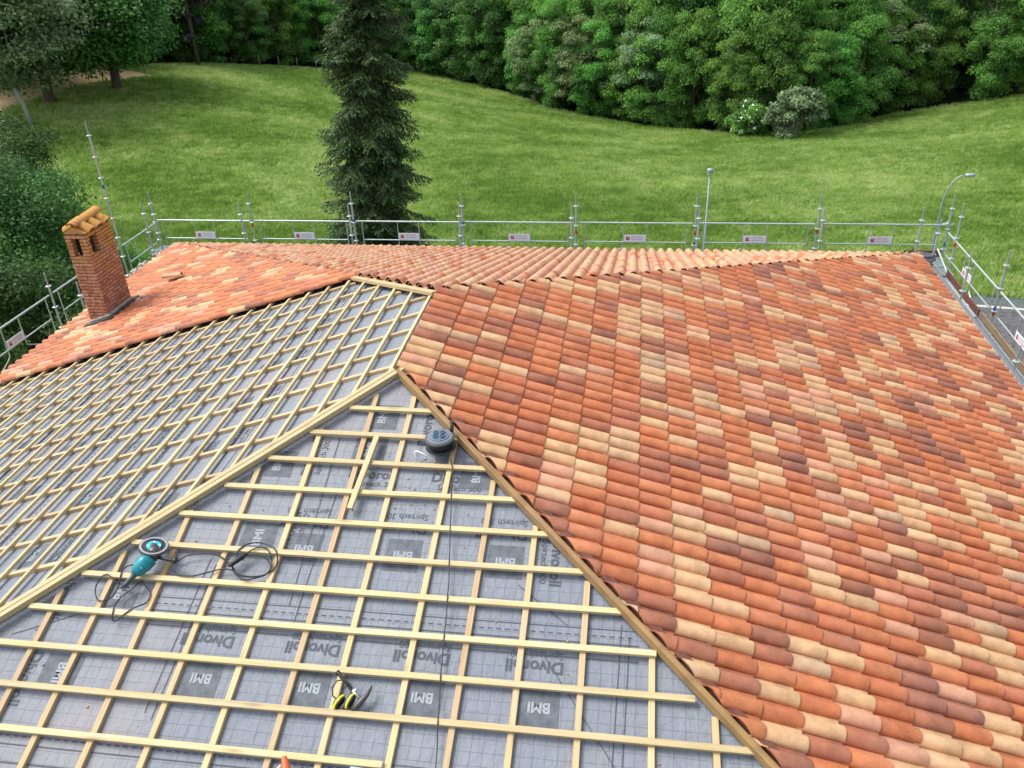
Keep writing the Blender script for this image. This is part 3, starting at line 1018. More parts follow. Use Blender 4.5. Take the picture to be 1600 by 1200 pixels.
gm_.add([(x0, gy0, ztop), (x1, gy0, ztop), (CHX, gy0, za), (x0, gy1, ztop), (x1, gy1, ztop), (CHX, gy1, za)],
        [(0, 1, 2), (3, 5, 4), (0, 2, 5, 3), (1, 4, 5, 2), (0, 3, 4, 1)])
gm_.build('cap_gable', M_LICHEN, chim)
for s_ in (1, -1):
    for i in range(3):
        y = gy0 + 0.20 + i * (CHD - 0.36) / 2
        pitch = math.atan2(0.13, CHW / 2 + 0.02)
        M = Matrix.Translation((CHX + s_ * 0.01, y, za + 0.015)) @ Matrix.Rotation(0 if s_ > 0 else PI, 4, 'Z') @ Matrix.Rotation(pitch, 4, 'Y') @ Matrix.Rotation(random.uniform(-.05, .05), 4, 'Z')
        inst('cap_tile', capm, chim, M)
for i in range(3):
    M = Matrix.Translation((CHX, gy0 - 0.03 + i * 0.26, za + 0.02 + 0.01 * i)) @ Matrix.Rotation(PI / 2, 4, 'Z') @ Matrix.Rotation(random.uniform(-.04, .04), 4, 'Z')
    inst('ridge_tile', capr, chim, M)
# lead flashing and mortar fillet around the chimney foot
fo = MB()
def wz(x): return S_ * x
for (x, y, dx, dy) in ((CHX, CHY - CHD / 2 - 0.05, CHW + 0.2, 0.13), (CHX + CHW / 2 + 0.05, CHY, 0.13, CHD + 0.22), (CHX, CHY + CHD / 2 + 0.05, CHW + 0.2, 0.13)):
    vs = []
    for (sx, sy) in ((-1, -1), (1, -1), (1, 1), (-1, 1)):
        px_, py_ = x + sx * dx / 2, y + sy * dy / 2
        vs.append((px_, py_, wz(px_) + 0.11))
    vs2 = [(a, b, c - 0.12) for a, b, c in vs]
    fo.add(vs + vs2, [(0, 1, 2, 3), (0, 4, 5, 1), (1, 5, 6, 2), (2, 6, 7, 3), (3, 7, 4, 0)])
fo.build('flashing', M_LEAD, chim)
M_FILLET = simple('grey_mortar_fillet', (0.40, 0.36, 0.31), 0.95, var=0.35, scale=14)
fi = MB()
fi.tube([(CHX - CHW / 2, CHY - CHD / 2 - .01, wz(CHX - CHW / 2) + 0.13), (CHX + CHW / 2 + .01, CHY - CHD / 2 - .01, wz(CHX + CHW / 2) + 0.13), (CHX + CHW / 2 + .01, CHY + CHD / 2, wz(CHX + CHW / 2) + 0.135)], 0.03, 6)
fi.build('mortar_fillet', M_FILLET, chim, smooth=True)

# ------------------------------------------------------------------ scaffolding
def post_mesh_parts(h_top, h_bot, tall_spigot=0.28):
    """standard from z=h_bot to z=h_top (h_top includes the spigot)"""
    a = MB(); zt_ = h_top - tall_spigot
    a.tube([(0, 0, h_bot), (0, 0, zt_)], 0.0245, 8)
    sp = MB(); sp.tube([(0, 0, zt_), (0, 0, h_top)], 0.0165, 8)
    return a, sp, zt_
def scaffold_post(x, y, ztop_, label, tapes=(), zbot=-7.0, group=None, spig=0.28, step=0.5, zoff=0.0):
    t = empty('scaffold_post', (x, y, zbot), 0, label, 'scaffold post', group)
    a, sp, zt_ = post_mesh_parts(ztop_ - zbot, 0.12, spig)
    a.build('tube', M_GALV, t, smooth=True, angle=50)
    sp.build('spigot', M_GALVD, t, smooth=True, angle=50)
    z = zt_ - 0.03
    ros = scaffold_post.ros
    n = 0
    while z > 0.4 and n < 9:
        inst('rosette', ros, t, Matrix.Translation((0, 0, z))); z -= step; n += 1
    fb_ = MB(); fb_.box((0, 0, 0.006), (0.15, 0.15, 0.012)); fb_.tube([(0, 0, 0.01), (0, 0, 0.16)], 0.019, 8)
    fb_.build('base_plate', M_GALVD, t)
    for (dz, m) in tapes:
        tb = MB(); tb.tube([(0, 0, zt_ - dz - 0.05), (0, 0, zt_ - dz + 0.05)], 0.027, 8)
        tb.build('tape_band', m, t, smooth=True, angle=50)
    return t
rm = MB(); rm.lathe([(0.026, -0.012), (0.040, -0.012), (0.062, -0.004), (0.062, 0.005), (0.040, 0.012), (0.026, 0.012)], 12)
scaffold_post.ros = rm.mesh('rosette', M_GALV)

NX = [-10.2, -7.45, -4.66, -1.78, 1.11, 4.04, 6.93, 9.9]
ncard = ['leftmost', 'second from left', 'third from left', 'fourth from left', 'fifth from left', 'sixth from left', 'seventh from left', 'rightmost']
GO = 'outer scaffold posts behind the far eave'; GI = 'inner scaffold posts behind the far eave'
tO = [(0.55, M_RED)], [(0.62, M_RED)], [(0.5, M_BLUE)], [(0.5, M_BLUE)], [(0.7, M_RED)], [(0.72, M_RED), (1.0, M_BLUE)], [(0.6, M_RED)], [(0.9, M_BLUE)]
tI = [], [(0.95, M_BLUE)], [(0.8, M_RED), (0.95, M_BLUE)], [(0.9, M_BLUE)], [], [(0.9, M_BLUE)], [(0.8, M_RED)], [(0.9, M_BLUE)]
wherex = ['at the left corner of the scaffold', 'left of the spruce', 'in front of the spruce', 'right of the spruce', 'at the middle of the far rail', 'left of the slim lamp column', 'right of the slim lamp column', 'at the right corner by the platform']
for i, x in enumerate(NX):
    scaffold_post(x, 12.4, -1.90 + 0.02 * (i % 3), 'taller galvanised post %s' % wherex[i], tO[i], group=GO)
IX = [-9.75, -7.38, -4.51, -1.71, 1.05, 4.06, 6.88, 9.05]
for i, x in enumerate(IX):
    scaffold_post(x, 11.7, -1.95 + 0.02 * (i % 2), 'shorter post before the far rail, %s' % wherex[i], tI[i], group=GI)
GE = 'scaffold posts along the right side'
scaffold_post(9.9, 11.75, -1.86, 'galvanised post behind the corner of the right rail', [(0.7, M_RED)], group=GE)
scaffold_post(9.25, 11.1, -2.02, 'galvanised post beside the toe board at the platform corner', [(0.85, M_BLUE)], group=GE)
scaffold_post(9.9, 8.93, -1.89, 'thick galvanised outer post with blue and red tape, right edge', [(0.98, M_BLUE), (1.08, M_RED)], group=GE)
scaffold_post(9.2, 8.93, -1.96, 'inner post between the tiles and the sign of the right rail', [(1.05, M_BLUE)], group=GE)
scaffold_post(9.9, 6.0, -1.89, 'outer post at the right edge of the photo', [(1.0, M_BLUE)], group=GE)
scaffold_post(9.2, 6.0, -2.5, 'inner post beside the perforated deck at the right edge', [(0.55, M_BLUE), (0.63, M_RED)], group=GE)
GW = 'scaffold posts along the left side'
scaffold_post(-10.15, 10.55, 0.36, 'very tall galvanised pole rising beside the chimney', [(1.25, M_BLUE)], group=GW, spig=0.3)
scaffold_post(-10.05, 11.75, -1.95, 'galvanised post next to the left corner, second in line', [], group=GW)
scaffold_post(-10.15, 7.66, -2.22, 'galvanised post left of the chimney where two rails meet', [], group=GW)
scaffold_post(-9.45, 7.66, -2.42, 'short inner post just left of the chimney foot', [], group=GW)

# guardrail panel: local x along the rail from 0 to L, z=0 is the mid rail, 0.5 the top rail
def rect(m, p0, p1, p2, p3): m.add([p0, p1, p2, p3], [(0, 1, 2, 3)])
logo_m = MB()
for pts in ([(-.045, 0, -.045), (.045, 0, -.045), (.045, 0, .0), (0, 0, .0), (-.012, 0, .03), (-.045, 0, .045)], [(0.0, 0, .022), (.045, 0, .012), (.045, 0, .045), (-.03, 0, .045)]):
    logo_m.add(pts, [tuple(range(len(pts)))])
LOGO = logo_m.mesh('sign_logo', M_SIGNR)
lm_ = MB()
for row, (zz, h) in enumerate(((0.045, 0.018), (0.012, 0.012), (-0.030, 0.022))):
    u = 0.0
    rr = random.Random(row)
    while u < 0.27:
        l = rr.uniform(0.012, 0.03)
        lm_.add([(u, 0, zz - h / 2), (u + l, 0, zz - h / 2), (u + l, 0, zz + h / 2), (u, 0, zz + h / 2)], [(0, 1, 2, 3)])
        u += l + 0.009
LINES = lm_.mesh('sign_lettering', M_SIGNP)
RAILG = {'far': 'guardrails behind the far eave', 'right': 'guardrails along the right side', 'left': 'guardrails along the left side'}
def guardrail(p0, p1, label, grp, face=-1, sign=True):
    """face: side (sign of local y) the print faces"""
    p0 = Vector(p0); p1 = Vector(p1)
    d = p1 - p0; L = d.length
    rz = math.atan2(d.y, d.x)
    t = empty('guardrail', (p0.x, p0.y, p0.z), rz, label, 'guardrail', RAILG[grp])
    slope = 0.0
    a = MB(); a.tube([(0.03, 0, 0.5), (L - 0.03, 0, 0.5)], 0.0215, 8); a.build('top_rail', M_GALV, t, smooth=True, angle=50)
    a = MB(); a.tube([(0.18, 0, 0), (L - 0.18, 0, 0)], 0.0165, 8); a.build('mid_rail', M_GALV, t, smooth=True, angle=50)
    for x in (0.18, L - 0.18):
        a = MB(); a.tube([(x, 0, 0.48), (x, 0, -0.55)], 0.013, 6); a.build('upright', M_GALV, t, smooth=True, angle=50)
    c = L / 2
    for s_ in (-1, 1):
        a = MB(); a.tube([(c + s_ * 0.28, 0, 0.48), (c + s_ * 0.28, 0, -0.10), (c + s_ * 0.30, 0, -0.15), (c + s_ * 0.36, 0, -0.19), (c + s_ * 0.72, 0, -0.36)], 0.012, 6)
        a.build('bent_upright', M_GALV, t, smooth=True, angle=50)
    if sign:
        a = MB(); a.box((c, face * 0.022, 0.105), (0.545, 0.006, 0.19)); sg = a.build('sign', M_SIGNW, t)
        for me_, u in ((LOGO, -0.17), (LINES, -0.08)):
            M = Matrix.Translation((c, face * 0.0268, 0.105)) @ Matrix.Rotation(0 if face < 0 else PI, 4, 'Z') @ Matrix.Translation((u, 0, 0))
            inst(me_.name.split('.')[0], me_, sg, M)
    return t
for i in range(7):
    where = ['between the left corner and the spruce', 'just left of the spruce', 'across the foot of the spruce', 'right of the spruce', 'at the middle of the far eave', 'by the slim lamp column', 'by the right platform corner'][i]
    guardrail((NX[i] + 0.03, 12.4, -3.16 + 0.012 * i), (NX[i + 1] - 0.03, 12.4, -3.16 + 0.012 * i), 'galvanised guardrail with a small sign %s' % where, 'far')
guardrail((9.9, 12.33, -3.25), (9.9, 8.98, -3.25), 'galvanised guardrail of the right side, next to the corner', 'right', face=-1)
guardrail((9.9, 8.88, -3.25), (9.9, 6.05, -3.25), 'galvanised guardrail running out of the right edge', 'right', face=-1)
guardrail((9.9, 5.95, -3.25), (9.9, 3.05, -3.25), 'galvanised guardrail beyond the right edge', 'right', face=-1)
guardrail((-10.15, 4.80, -3.22), (-10.15, 7.61, -3.22), 'galvanised guardrail with sign at the left edge', 'left', face=-1)
guardrail((-10.15, 7.71, -3.22), (-10.15, 10.5, -3.22), 'galvanised guardrail running behind the chimney', 'left', face=-1, sign=False)
guardrail((-10.15, 10.6, -3.22), (-10.15, 12.35, -3.22), 'short galvanised guardrail from the tall pole to the left corner', 'left', face=-1, sign=False)
br = MB(); br.tube([(0, 0, 0), (0.9, -3.0, -2.4)], 0.024, 8)
tag(br.build('scaffold_brace', M_GALV, smooth=True, angle=50), 'diagonal galvanised brace tube at the right corner cluster', 'brace').location = (9.6, 11.9, -3.0)
cl = MB()
for a_ in (0.2, 1.6, 2.9): cl.tube([(0, 0, 0.02 * a_), (0.13 * math.cos(a_), 0.13 * math.sin(a_), 0.05)], 0.016, 6)
for i, (x, y, z) in enumerate(((9.9, 12.4, -2.62), (9.25, 11.1, -3.0))):
    tag(cl.build('scaffold_coupler', [M_GALV], smooth=True, angle=50), ['steel coupler knot on the right corner posts', 'steel coupler on the post beside the platform corner'][i], 'coupler').location = (x, y, z)

# decks and toe boards
def deck(x0, x1, y0_, y1_, z, perforated, label, along='y'):
    t = empty('scaffold_deck', ((x0 + x1) / 2, (y0_ + y1_) / 2, z), 0, label, 'scaffold deck', 'scaffold decks under the eaves')
    w_, l_ = x1 - x0, y1_ - y0_
    n = 2
    for i in range(n):
        if along == 'y': cx, cy, bw, bl = -w_ / 2 + (i + .5) * w_ / n, 0, w_ / n - 0.012, l_
        else: cx, cy, bw, bl = 0, -l_ / 2 + (i + .5) * l_ / n, l_ / n - 0.012, w_
        m = MB()
        if not perforated:
            d3 = (bw, bl, 0.04) if along == 'y' else (bl, bw, 0.04)
            m.box((cx, cy, 0), d3)
            m.build('deck_plank', M_PLANK, t)
        else:
            for s_ in (-1, 1):
                if along == 'y': m.box((cx + s_ * (bw / 2 - 0.014), cy, 0), (0.028, bl, 0.05))
                else: m.box((cx, cy + s_ * (bw / 2 - 0.014), 0), (bl, 0.028, 0.05))
            k = int(bl / 0.055)
            for j in range(k):
                u = -bl / 2 + (j + .5) * bl / k
                if along == 'y': m.box((cx, cy + u, 0.012), (bw - 0.05, 0.024, 0.012))
                else: m.box((cx + u, cy, 0.012), (0.024, bw - 0.05, 0.012))
            m.build('grating', M_GRATE, t)
    return t
DZ = -3.38
deck(9.0, 9.62, 8.98, 11.05, DZ, False, 'smooth grey scaffold deck beside the tiles, right side')
deck(9.0, 9.62, 6.05, 8.90, DZ, True, 'perforated steel scaffold deck beside the tiles at the right edge')
deck(9.0, 9.62, 3.1, 5.97, DZ, True, 'perforated steel scaffold deck continuing beyond the right edge')
deck(9.0, 9.84, 11.15, 12.3, DZ, True, 'perforated corner deck at the far right corner', 'x')
for i in range(6):
    deck(NX[i] + 0.05, NX[i + 1] - 0.05, 11.72, 12.34, DZ, True, 'perforated deck behind the far eave, ' + wherex[i], 'x')
def board(p0, p1, label, mat=M_DARKBOARD):
    p0 = Vector(p0); p1 = Vector(p1)
    o = beam('toe_board', p0, p1, 0.028, 0.15, mat, None, Vector((0, 0, 1)), 0.006)
    o.name = 'toe_board'
    return tag(o, label, 'toe board', 'toe boards of the scaffold')
board((9.65, 11.15, DZ + 0.17), (9.65, 9.0, DZ + 0.17), 'dark red toe board beside the smooth deck on the right')
M_TB2 = wood_mat('brown_toe_board', (0.30, 0.21, 0.13), (0.15, 0.10, 0.07), 0.3)
board((9.65, 8.88, DZ + 0.17), (9.65, 6.08, DZ + 0.17), 'brown toe board with a pale patch beside the perforated deck', M_TB2)
board((9.65, 5.95, DZ + 0.17), (9.65, 3.1, DZ + 0.17), 'brown toe board beyond the right edge', M_TB2)
board((9.0, 12.34, DZ + 0.17), (9.85, 12.34, DZ + 0.17), 'short dark red toe board across the corner platform')

# ------------------------------------------------------------------ street lamps
t = empty('street_lamp', (4.62, 16.2, Hf(4.6, 16.2)), 0, 'slim lamp column with a small round head behind the far rail', 'street lamp')
hh = -2.36 - Hf(4.6, 16.2)
a = MB(); a.tube([(0, 0, 0), (0, 0, 1.2), (0, 0, hh - 0.08)], [0.06, 0.045, 0.022], 10); a.build('column', M_LAMP, t, smooth=True)
a = MB(); a.lathe([(0.03, hh - 0.10), (0.085, hh - 0.09), (0.090, hh - 0.02), (0.085, hh + 0.02), (0.05, hh + 0.035), (0.01, hh + 0.04)], 14); hd = a.build('lamp_head', M_LAMP, t, smooth=True, angle=60)
a = MB(); a.lathe([(0.02, hh - 0.135), (0.07, hh - 0.13), (0.075, hh - 0.10)], 14); a.build('lens', M_LENS, hd, smooth=True)
gz = Hf(11.1, 16.2)
t = empty('street_lamp', (10.98, 16.2, gz), 0, 'lamp column with a curved arm behind the right scaffold corner', 'street lamp')
a = MB()
h1 = -2.95 - gz
pts = [(0, 0, 0), (0, 0, 1.2), (0, 0, h1 - 0.35), (0.03, 0, h1 - 0.1), (0.10, 0, h1 + 0.15), (0.2, 0, h1 + 0.33), (0.33, 0, h1 + 0.43), (0.46, 0, h1 + 0.455)]
a.tube(pts, [0.06, 0.05, 0.028, 0.022, 0.021, 0.02, 0.019, 0.019], 10); a.build('column', M_LAMP, t, smooth=True)
a = MB(); M = Matrix.Translation((0.56, 0, h1 + 0.46)) @ Matrix.Rotation(-0.05, 4, 'Y')
a.lathe([(0.02, -0.045), (0.09, -0.04), (0.10, 0.0), (0.08, 0.03), (0.02, 0.045)], 14, M @ Matrix.Diagonal((1.5, 0.8, 1, 1))); hd = a.build('lamp_head', M_LAMP, t, smooth=True, angle=60)
a = MB(); a.lathe([(0.02, -0.06), (0.065, -0.055), (0.07, -0.03)], 12, M @ Matrix.Diagonal((1.4, 0.8, 1, 1))); a.build('lens', M_LENS, hd, smooth=True)

# ------------------------------------------------------------------ vegetation
def crown_mesh(name, mat, seed, rx, rz, nl, nleaf, ls, flat=0.5, extra=None, shell=0.75, low=0.0):
    r = np.random.default_rng(seed)
    # lobe centres on a lumpy ellipsoid
    u = r.uniform(-1 + low, 1, nl); ph = r.uniform(0, 2 * np.pi, nl)
    rr = r.uniform(shell * 0.6, 1.0, nl) ** 0.6
    s = np.sqrt(1 - u * u)
    cx = rx * rr * s * np.cos(ph); cy = rx * rr * s * np.sin(ph); cz = rz * rr * u
    lr = r.uniform(0.17, 0.31, nl) * rx
    li = r.integers(0, nl, nleaf)
    v = r.normal(size=(nleaf, 3)); v /= np.linalg.norm(v, axis=1)[:, None]
    v[:, 2] = np.where(v[:, 2] < -0.25, -v[:, 2], v[:, 2])
    rad = lr[li] * r.uniform(0.72, 1.08, nleaf)
    P_ = np.stack([cx[li] + v[:, 0] * rad * 1.15, cy[li] + v[:, 1] * rad * 1.15, cz[li] + v[:, 2] * rad * flat], 1)
    P_ += r.normal(size=P_.shape) * (0.04 if nleaf < 33000 else 0.065) * rx
    n = v * np.array([1, 1, 0.8]) + r.normal(size=v.shape) * 0.55 + np.array([0, 0, 0.45])
    n /= np.linalg.norm(n, axis=1)[:, None]
    t1 = np.cross(n, r.normal(size=n.shape)); t1 /= np.linalg.norm(t1, axis=1)[:, None]
    t2 = np.cross(n, t1)
    a = (ls * r.uniform(0.6, 1.35, nleaf))[:, None]; b = a * r.uniform(0.45, 0.8, nleaf)[:, None]
    q0 = P_ - t1 * a; q1 = P_ - t2 * b + n * a * 0.12; q2 = P_ + t1 * a; q3 = P_ + t2 * b + n * a * 0.12
    V = np.stack([q0, q1, q2, q3], 1).reshape(-1, 3)
    me = bpy.data.meshes.new(name)
    me.vertices.add(len(V)); me.vertices.foreach_set('co', V.ravel())
    nf = nleaf
    me.loops.add(nf * 4); me.loops.foreach_set('vertex_index', np.arange(nf * 4, dtype=np.int32))
    me.polygons.add(nf); me.polygons.foreach_set('loop_start', np.arange(nf, dtype=np.int32) * 4)
    me.polygons.foreach_set('loop_total', np.full(nf, 4, dtype=np.int32))
    me.update()
    at = me.attributes.new('lv', 'FLOAT', 'POINT')
    lobe = r.uniform(0, 1, nl)
    at.data.foreach_set('value', np.repeat(np.clip(0.55 * lobe[li] + 0.45 * r.uniform(0, 1, nleaf), 0, 1), 4).astype(np.float32))
    me.materials.append(mat)
    if extra is not None:
        me.materials.append(extra)
        mi = (r.uniform(0, 1, nf) < 0.07).astype(np.int32)
        me.polygons.foreach_set('material_index', mi)
    return me
def trunk_mesh(name, mat, seed, h, r0, crown_c, rx, rz, nb=7, lean=0.0, fork=None):
    rr = random.Random(seed)
    m = MB()
    pts = [(0, 0, -0.4)]
    n = 6
    for i in range(n + 1):
        t_ = i / n
        pts.append((lean * t_ * h + rr.uniform(-.06, .06) * h * 0.1 * t_, rr.uniform(-.06, .06) * h * 0.1 * t_, t_ * h))
    rad = [r0 * 1.35] + [r0 * (1 - 0.75 * (i / n)) for i in range(n + 1)]
    m.tube(pts, rad, 8)
    for b in range(nb):
        i = rr.randrange(2, n + 1)
        p = Vector(pts[i + 1] if i + 1 < len(pts) else pts[-1])
        an = rr.uniform(0, 2 * PI); l = rx * rr.uniform(0.5, 0.9)
        q = p + Vector((math.cos(an) * l, math.sin(an) * l, rr.uniform(0.3, 1.0) * rz * 0.7))
        mid = (p + q) / 2 + Vector((0, 0, -0.06 * l))
        m.tube([p, mid, q], [rad[min(i + 1, len(rad) - 1)] * 0.6, r0 * 0.25, r0 * 0.06], 6)
    return m.mesh(name, mat, True)

FOREST = []
spec = [ # mat, rx, rz, lobes, leaves, size
    (M_LEAF, 3.6, 5.2, 80, 30000, 0.115), (M_LEAF, 3.2, 4.8, 66, 26000, 0.11), (M_LEAF, 4.0, 5.6, 95, 32000, 0.12),
    (M_LEAFD, 3.4, 5.4, 75, 28000, 0.115), (M_LEAFP, 3.0, 4.6, 60, 20000, 0.11), (M_LEAFO, 3.0, 4.8, 62, 22000, 0.11), (M_LEAF, 3.3, 4.4, 60, 24000, 0.105)]
for i, (mt, rx, rz, nl, nf, ls) in enumerate(spec):
    cm = crown_mesh('crown', mt, 100 + i, rx, rz, nl, nf, ls, flat=0.55)
    tm = trunk_mesh('trunk', M_BARK if i != 4 else M_BARKP, 50 + i, 7.0, 0.17, None, rx, rz)
    FOREST.append((cm, tm, rx, rz))
def tree(x, y, kind, s, label, group=None, name='broadleaf_tree', base=2.0, sz=1.0, dz=0):
    cm, tm, rx, rz = FOREST[kind]
    t = empty(name, (x, y, Hf(x, y) + dz), random.uniform(0, 6.28), label, 'tree', group)
    t.scale = (s, s, s * sz)
    inst('crown', cm, t, Matrix.Translation((0, 0, base + rz * 0.82)))
    inst('trunk', tm, t)
    return t
GF = 'broadleaf trees of the wood behind the meadow'
LBL = {'front': 'green broadleaf tree in the front row of the wood along the meadow',
       'dark': 'dark green broadleaf tree in the front row of the wood',
       'back': 'green broadleaf tree inside the wood behind the front row'}
GFR = 'front row trees of the wood'; GDK = 'dark front row trees of the wood'; GBK = 'trees inside the wood'
rf = random.Random(5)
# arc length samples along the border
pts = [Vector((a, b)) for a, b in EDGE]
seg = [(pts[i + 1] - pts[i]).length for i in range(len(pts) - 1)]
tot = sum(seg)
def along(sv_):
    for i, l in enumerate(seg):
        if sv_ <= l: return pts[i].lerp(pts[i + 1], sv_ / l), (pts[i + 1] - pts[i]).normalized()
        sv_ -= l
    return pts[-1], (pts[-1] - pts[-2]).normalized()
def visible(x, y, r=5):
    q = px_of(Vector((x, y, Hf(x, y) + 5)))
    return q and -90 < q[0] < 1690
cnt = 0
FT = []
for row in range(3):
    stp = 3.2 + row * 0.25
    sv_ = rf.uniform(0, stp)
    while sv_ < tot:
        p, d = along(sv_)
        q = p + Vector((-d.y, d.x)) * (1.8 + row * 3.4 + rf.uniform(-0.8, 0.8)) + d * rf.uniform(-.7, .7)
        if q.y > edge_y(q.x) + 0.9 + row * 2.4 and visible(q.x, q.y): FT.append((q.x, q.y, row))
        sv_ += stp * rf.uniform(0.8, 1.25)
gx = -100.0
while gx < 80:
    gy = 60.0
    while gy < 190:
        x_, y_ = gx + rf.uniform(-1.4, 1.4), gy + rf.uniform(-1.4, 1.4)
        gy += 4.0 if gy < 105 else 6.0
        if y_ < edge_y(x_) + 6 or not visible(x_, y_): continue
        if x_ < -35 and y_ < 72: continue
        if any((x_ - a) ** 2 + (y_ - b) ** 2 < 10 for a, b, _ in FT): continue
        FT.append((x_, y_, 3))
    gx += 4.0
# the 270 nearest to the meadow are trees of their own, the rest of the wood is one mass
FT.sort(key=lambda f: (f[2] if f[2] < 3 else 3, f[1] - float(edge_y(f[0]))))
FAR = FT[270:]; FT = FT[:270]
print('far trees', len(FAR))
ordn = ['first', 'second', 'third', 'fourth', 'fifth', 'sixth', 'seventh', 'eighth', 'ninth', 'tenth', 'eleventh', 'twelfth', 'thirteenth', 'fourteenth', 'fifteenth', 'sixteenth', 'seventeenth', 'eighteenth', 'nineteenth', 'twentieth']
def nth(i): return ordn[i] if i < 20 else ('twenty-' + ordn[i - 20] if i < 29 else ('thirty-' + ordn[i - 30] if 30 <= i < 39 else ('forty-' + ordn[i - 40] if 40 <= i < 49 else {29: 'thirtieth', 39: 'fortieth', 49: 'fiftieth'}.get(i, 'last'))))
def upx(f): return px_of(Vector((f[0], f[1], Hf(f[0], f[1]))))[0]
frow = sorted([f for f in FT if f[2] == 0], key=upx)
for f in FT:
    x_, y_, row = f
    u = upx(f)
    s = rf.uniform(0.82, 1.12)
    if row == 0:
        i_ = frow.index(f)
        dark = u < 430 or rf.random() < 0.14
        k = 3 if dark else rf.choice([0, 1, 2, 6, 0, 6])
        tree(x_, y_, k, s * 0.62, '%s tree of the front row of the wood, %s from the left' % ('dark green' if dark else 'green', nth(i_)), GFR, base=0.2, sz=rf.uniform(1.15, 1.45))
    else:
        k = rf.choice([0, 1, 2, 6, 3, 0, 2, 6]) if u > 430 else rf.choice([3, 1, 0, 2, 6])
        tree(x_, y_, k, s * 0.74, (LBL['back'] if k != 3 else 'dark green broadleaf tree inside the wood behind the front row'), GBK, base=1.5, sz=rf.uniform(1.25, 1.55))
    cnt += 1
for i_, (x_, y_) in enumerate(((-17.8, 82.6), (-14.6, 80.2), (-21.5, 86.2))):
    tree(x_, y_, 3, 0.9, 'dark green tree closing the wood right of the spruce top, %s from the left' % ['second', 'third', 'first'][i_], GFR, base=0.0)
pm = bpy.data.meshes.new('far_wood')
pm.vertices.add(len(FAR)); pm.vertices.foreach_set('co', [c for x_, y_, _ in FAR for c in (x_, y_, Hf(x_, y_) + 5.6)])
pm.update()
ka = pm.attributes.new('kind_id', 'INT', 'POINT'); ka.data.foreach_set('value', [rf.choice([0, 1, 2, 3, 2, 0]) for _ in FAR])
fw = inst('far_wood', pm); tag(fw, 'mass of tree crowns filling the slope behind the meadow wood', 'wood', kind='stuff')
fg = bpy.data.node_groups.new('far_wood_scatter', 'GeometryNodeTree')
fg.interface.new_socket('Geometry', in_out='INPUT', socket_type='NodeSocketGeometry')
fg.interface.new_socket('Geometry', in_out='OUTPUT', socket_type='NodeSocketGeometry')
f_in = fg.nodes.new('NodeGroupInput'); f_out = fg.nodes.new('NodeGroupOutput'); jn = fg.nodes.new('GeometryNodeJoinGeometry')
src_ = {}
for o_ in bpy.data.objects:
    if o_.type == 'MESH':
        for q_i in range(4):
            if o_.data == FOREST[q_i][0] and q_i not in src_: src_[q_i] = o_
an_ = fg.nodes.new('GeometryNodeInputNamedAttribute'); an_.data_type = 'INT'; an_.inputs['Name'].default_value = 'kind_id'
rv_ = fg.nodes.new('FunctionNodeRandomValue'); rv_.data_type = 'FLOAT_VECTOR'
rv_.inputs[0].default_value = (-0.05, -0.05, 0); rv_.inputs[1].default_value = (0.05, 0.05, 6.28)
rs_ = fg.nodes.new('FunctionNodeRandomValue'); rs_.data_type = 'FLOAT_VECTOR'
rs_.inputs[0].default_value = (0.62, 0.62, 0.85); rs_.inputs[1].default_value = (0.92, 0.92, 1.2)
for q_i, so_ in src_.items():
    cp_ = fg.nodes.new('FunctionNodeCompare'); cp_.data_type = 'INT'; cp_.operation = 'EQUAL'; cp_.inputs[3].default_value = q_i
    fg.links.new(an_.outputs[0], cp_.inputs[2])
    oi_ = fg.nodes.new('GeometryNodeObjectInfo'); oi_.inputs['Object'].default_value = so_; oi_.inputs['As Instance'].default_value = True
    ip_ = fg.nodes.new('GeometryNodeInstanceOnPoints')
    fg.links.new(f_in.outputs[0], ip_.inputs['Points']); fg.links.new(cp_.outputs[0], ip_.inputs['Selection'])
    fg.links.new(oi_.outputs['Geometry'], ip_.inputs['Instance'])
    fg.links.new(rv_.outputs[0], ip_.inputs['Rotation']); fg.links.new(rs_.outputs[0], ip_.inputs['Scale'])
    fg.links.new(ip_.outputs[0], jn.inputs[0])
fg.links.new(jn.outputs[0], f_out.inputs[0])
mf = fw.modifiers.new('scatter', 'NODES'); mf.node_group = fg
print('forest trees', cnt)

# individually readable trees
tree(-6.6, 71.0, 5, 0.78, 'olive tinged tree in the wood, left of the other olive one', base=0.8, name='flowering_tree')
tree(-2.0, 66.8, 5, 0.85, 'olive grey flowering tree in the front row, with pale hanging bunches', base=1.0, name='flowering_tree')
tree(3.2, 62.0, 4, 0.8, 'pale grey green tree showing thin bare trunks in the front row', base=1.5)
tree(21.5, 63.0, 5, 0.8, 'olive tree with brownish tips, right part of the wood', base=2.2, name='flowering_tree')
# round grey-green bush and white blossom bush at the valley bottom
bm_ = crown_mesh('foliage', M_LEAFP, 300, 1.5, 1.35, 40, 9000, 0.09, flat=0.8)
t = empty('bush', (13.0, 52.3, Hf(13, 52.3)), 0, 'round grey green bush at the lowest point of the wood border', 'bush')
inst('foliage', bm_, t, Matrix.Translation((0, 0, 1.3)))
t.scale = (1.2, 1.2, 1.2)
st_ = MB()
for i in range(6): st_.tube([(0, 0, -.2), (0.5 * math.cos(i), 0.5 * math.sin(i), 1.2)], [0.05, 0.015], 5)
st_.build('stem', M_BARK, t)
bf = crown_mesh('foliage', M_LEAF, 301, 1.6, 1.3, 30, 6500, 0.10, flat=0.8, extra=M_FLOWER)
t = empty('bush', (10.3, 54.4, Hf(10.3, 54.4)), 0, 'green bush speckled with white blossom left of the round bush', 'bush')
inst('foliage', bf, t, Matrix.Translation((0, 0, 1.2)))
st2 = copy_tree([c for c in bpy.data.objects if c.name.startswith('stem')][0], t)

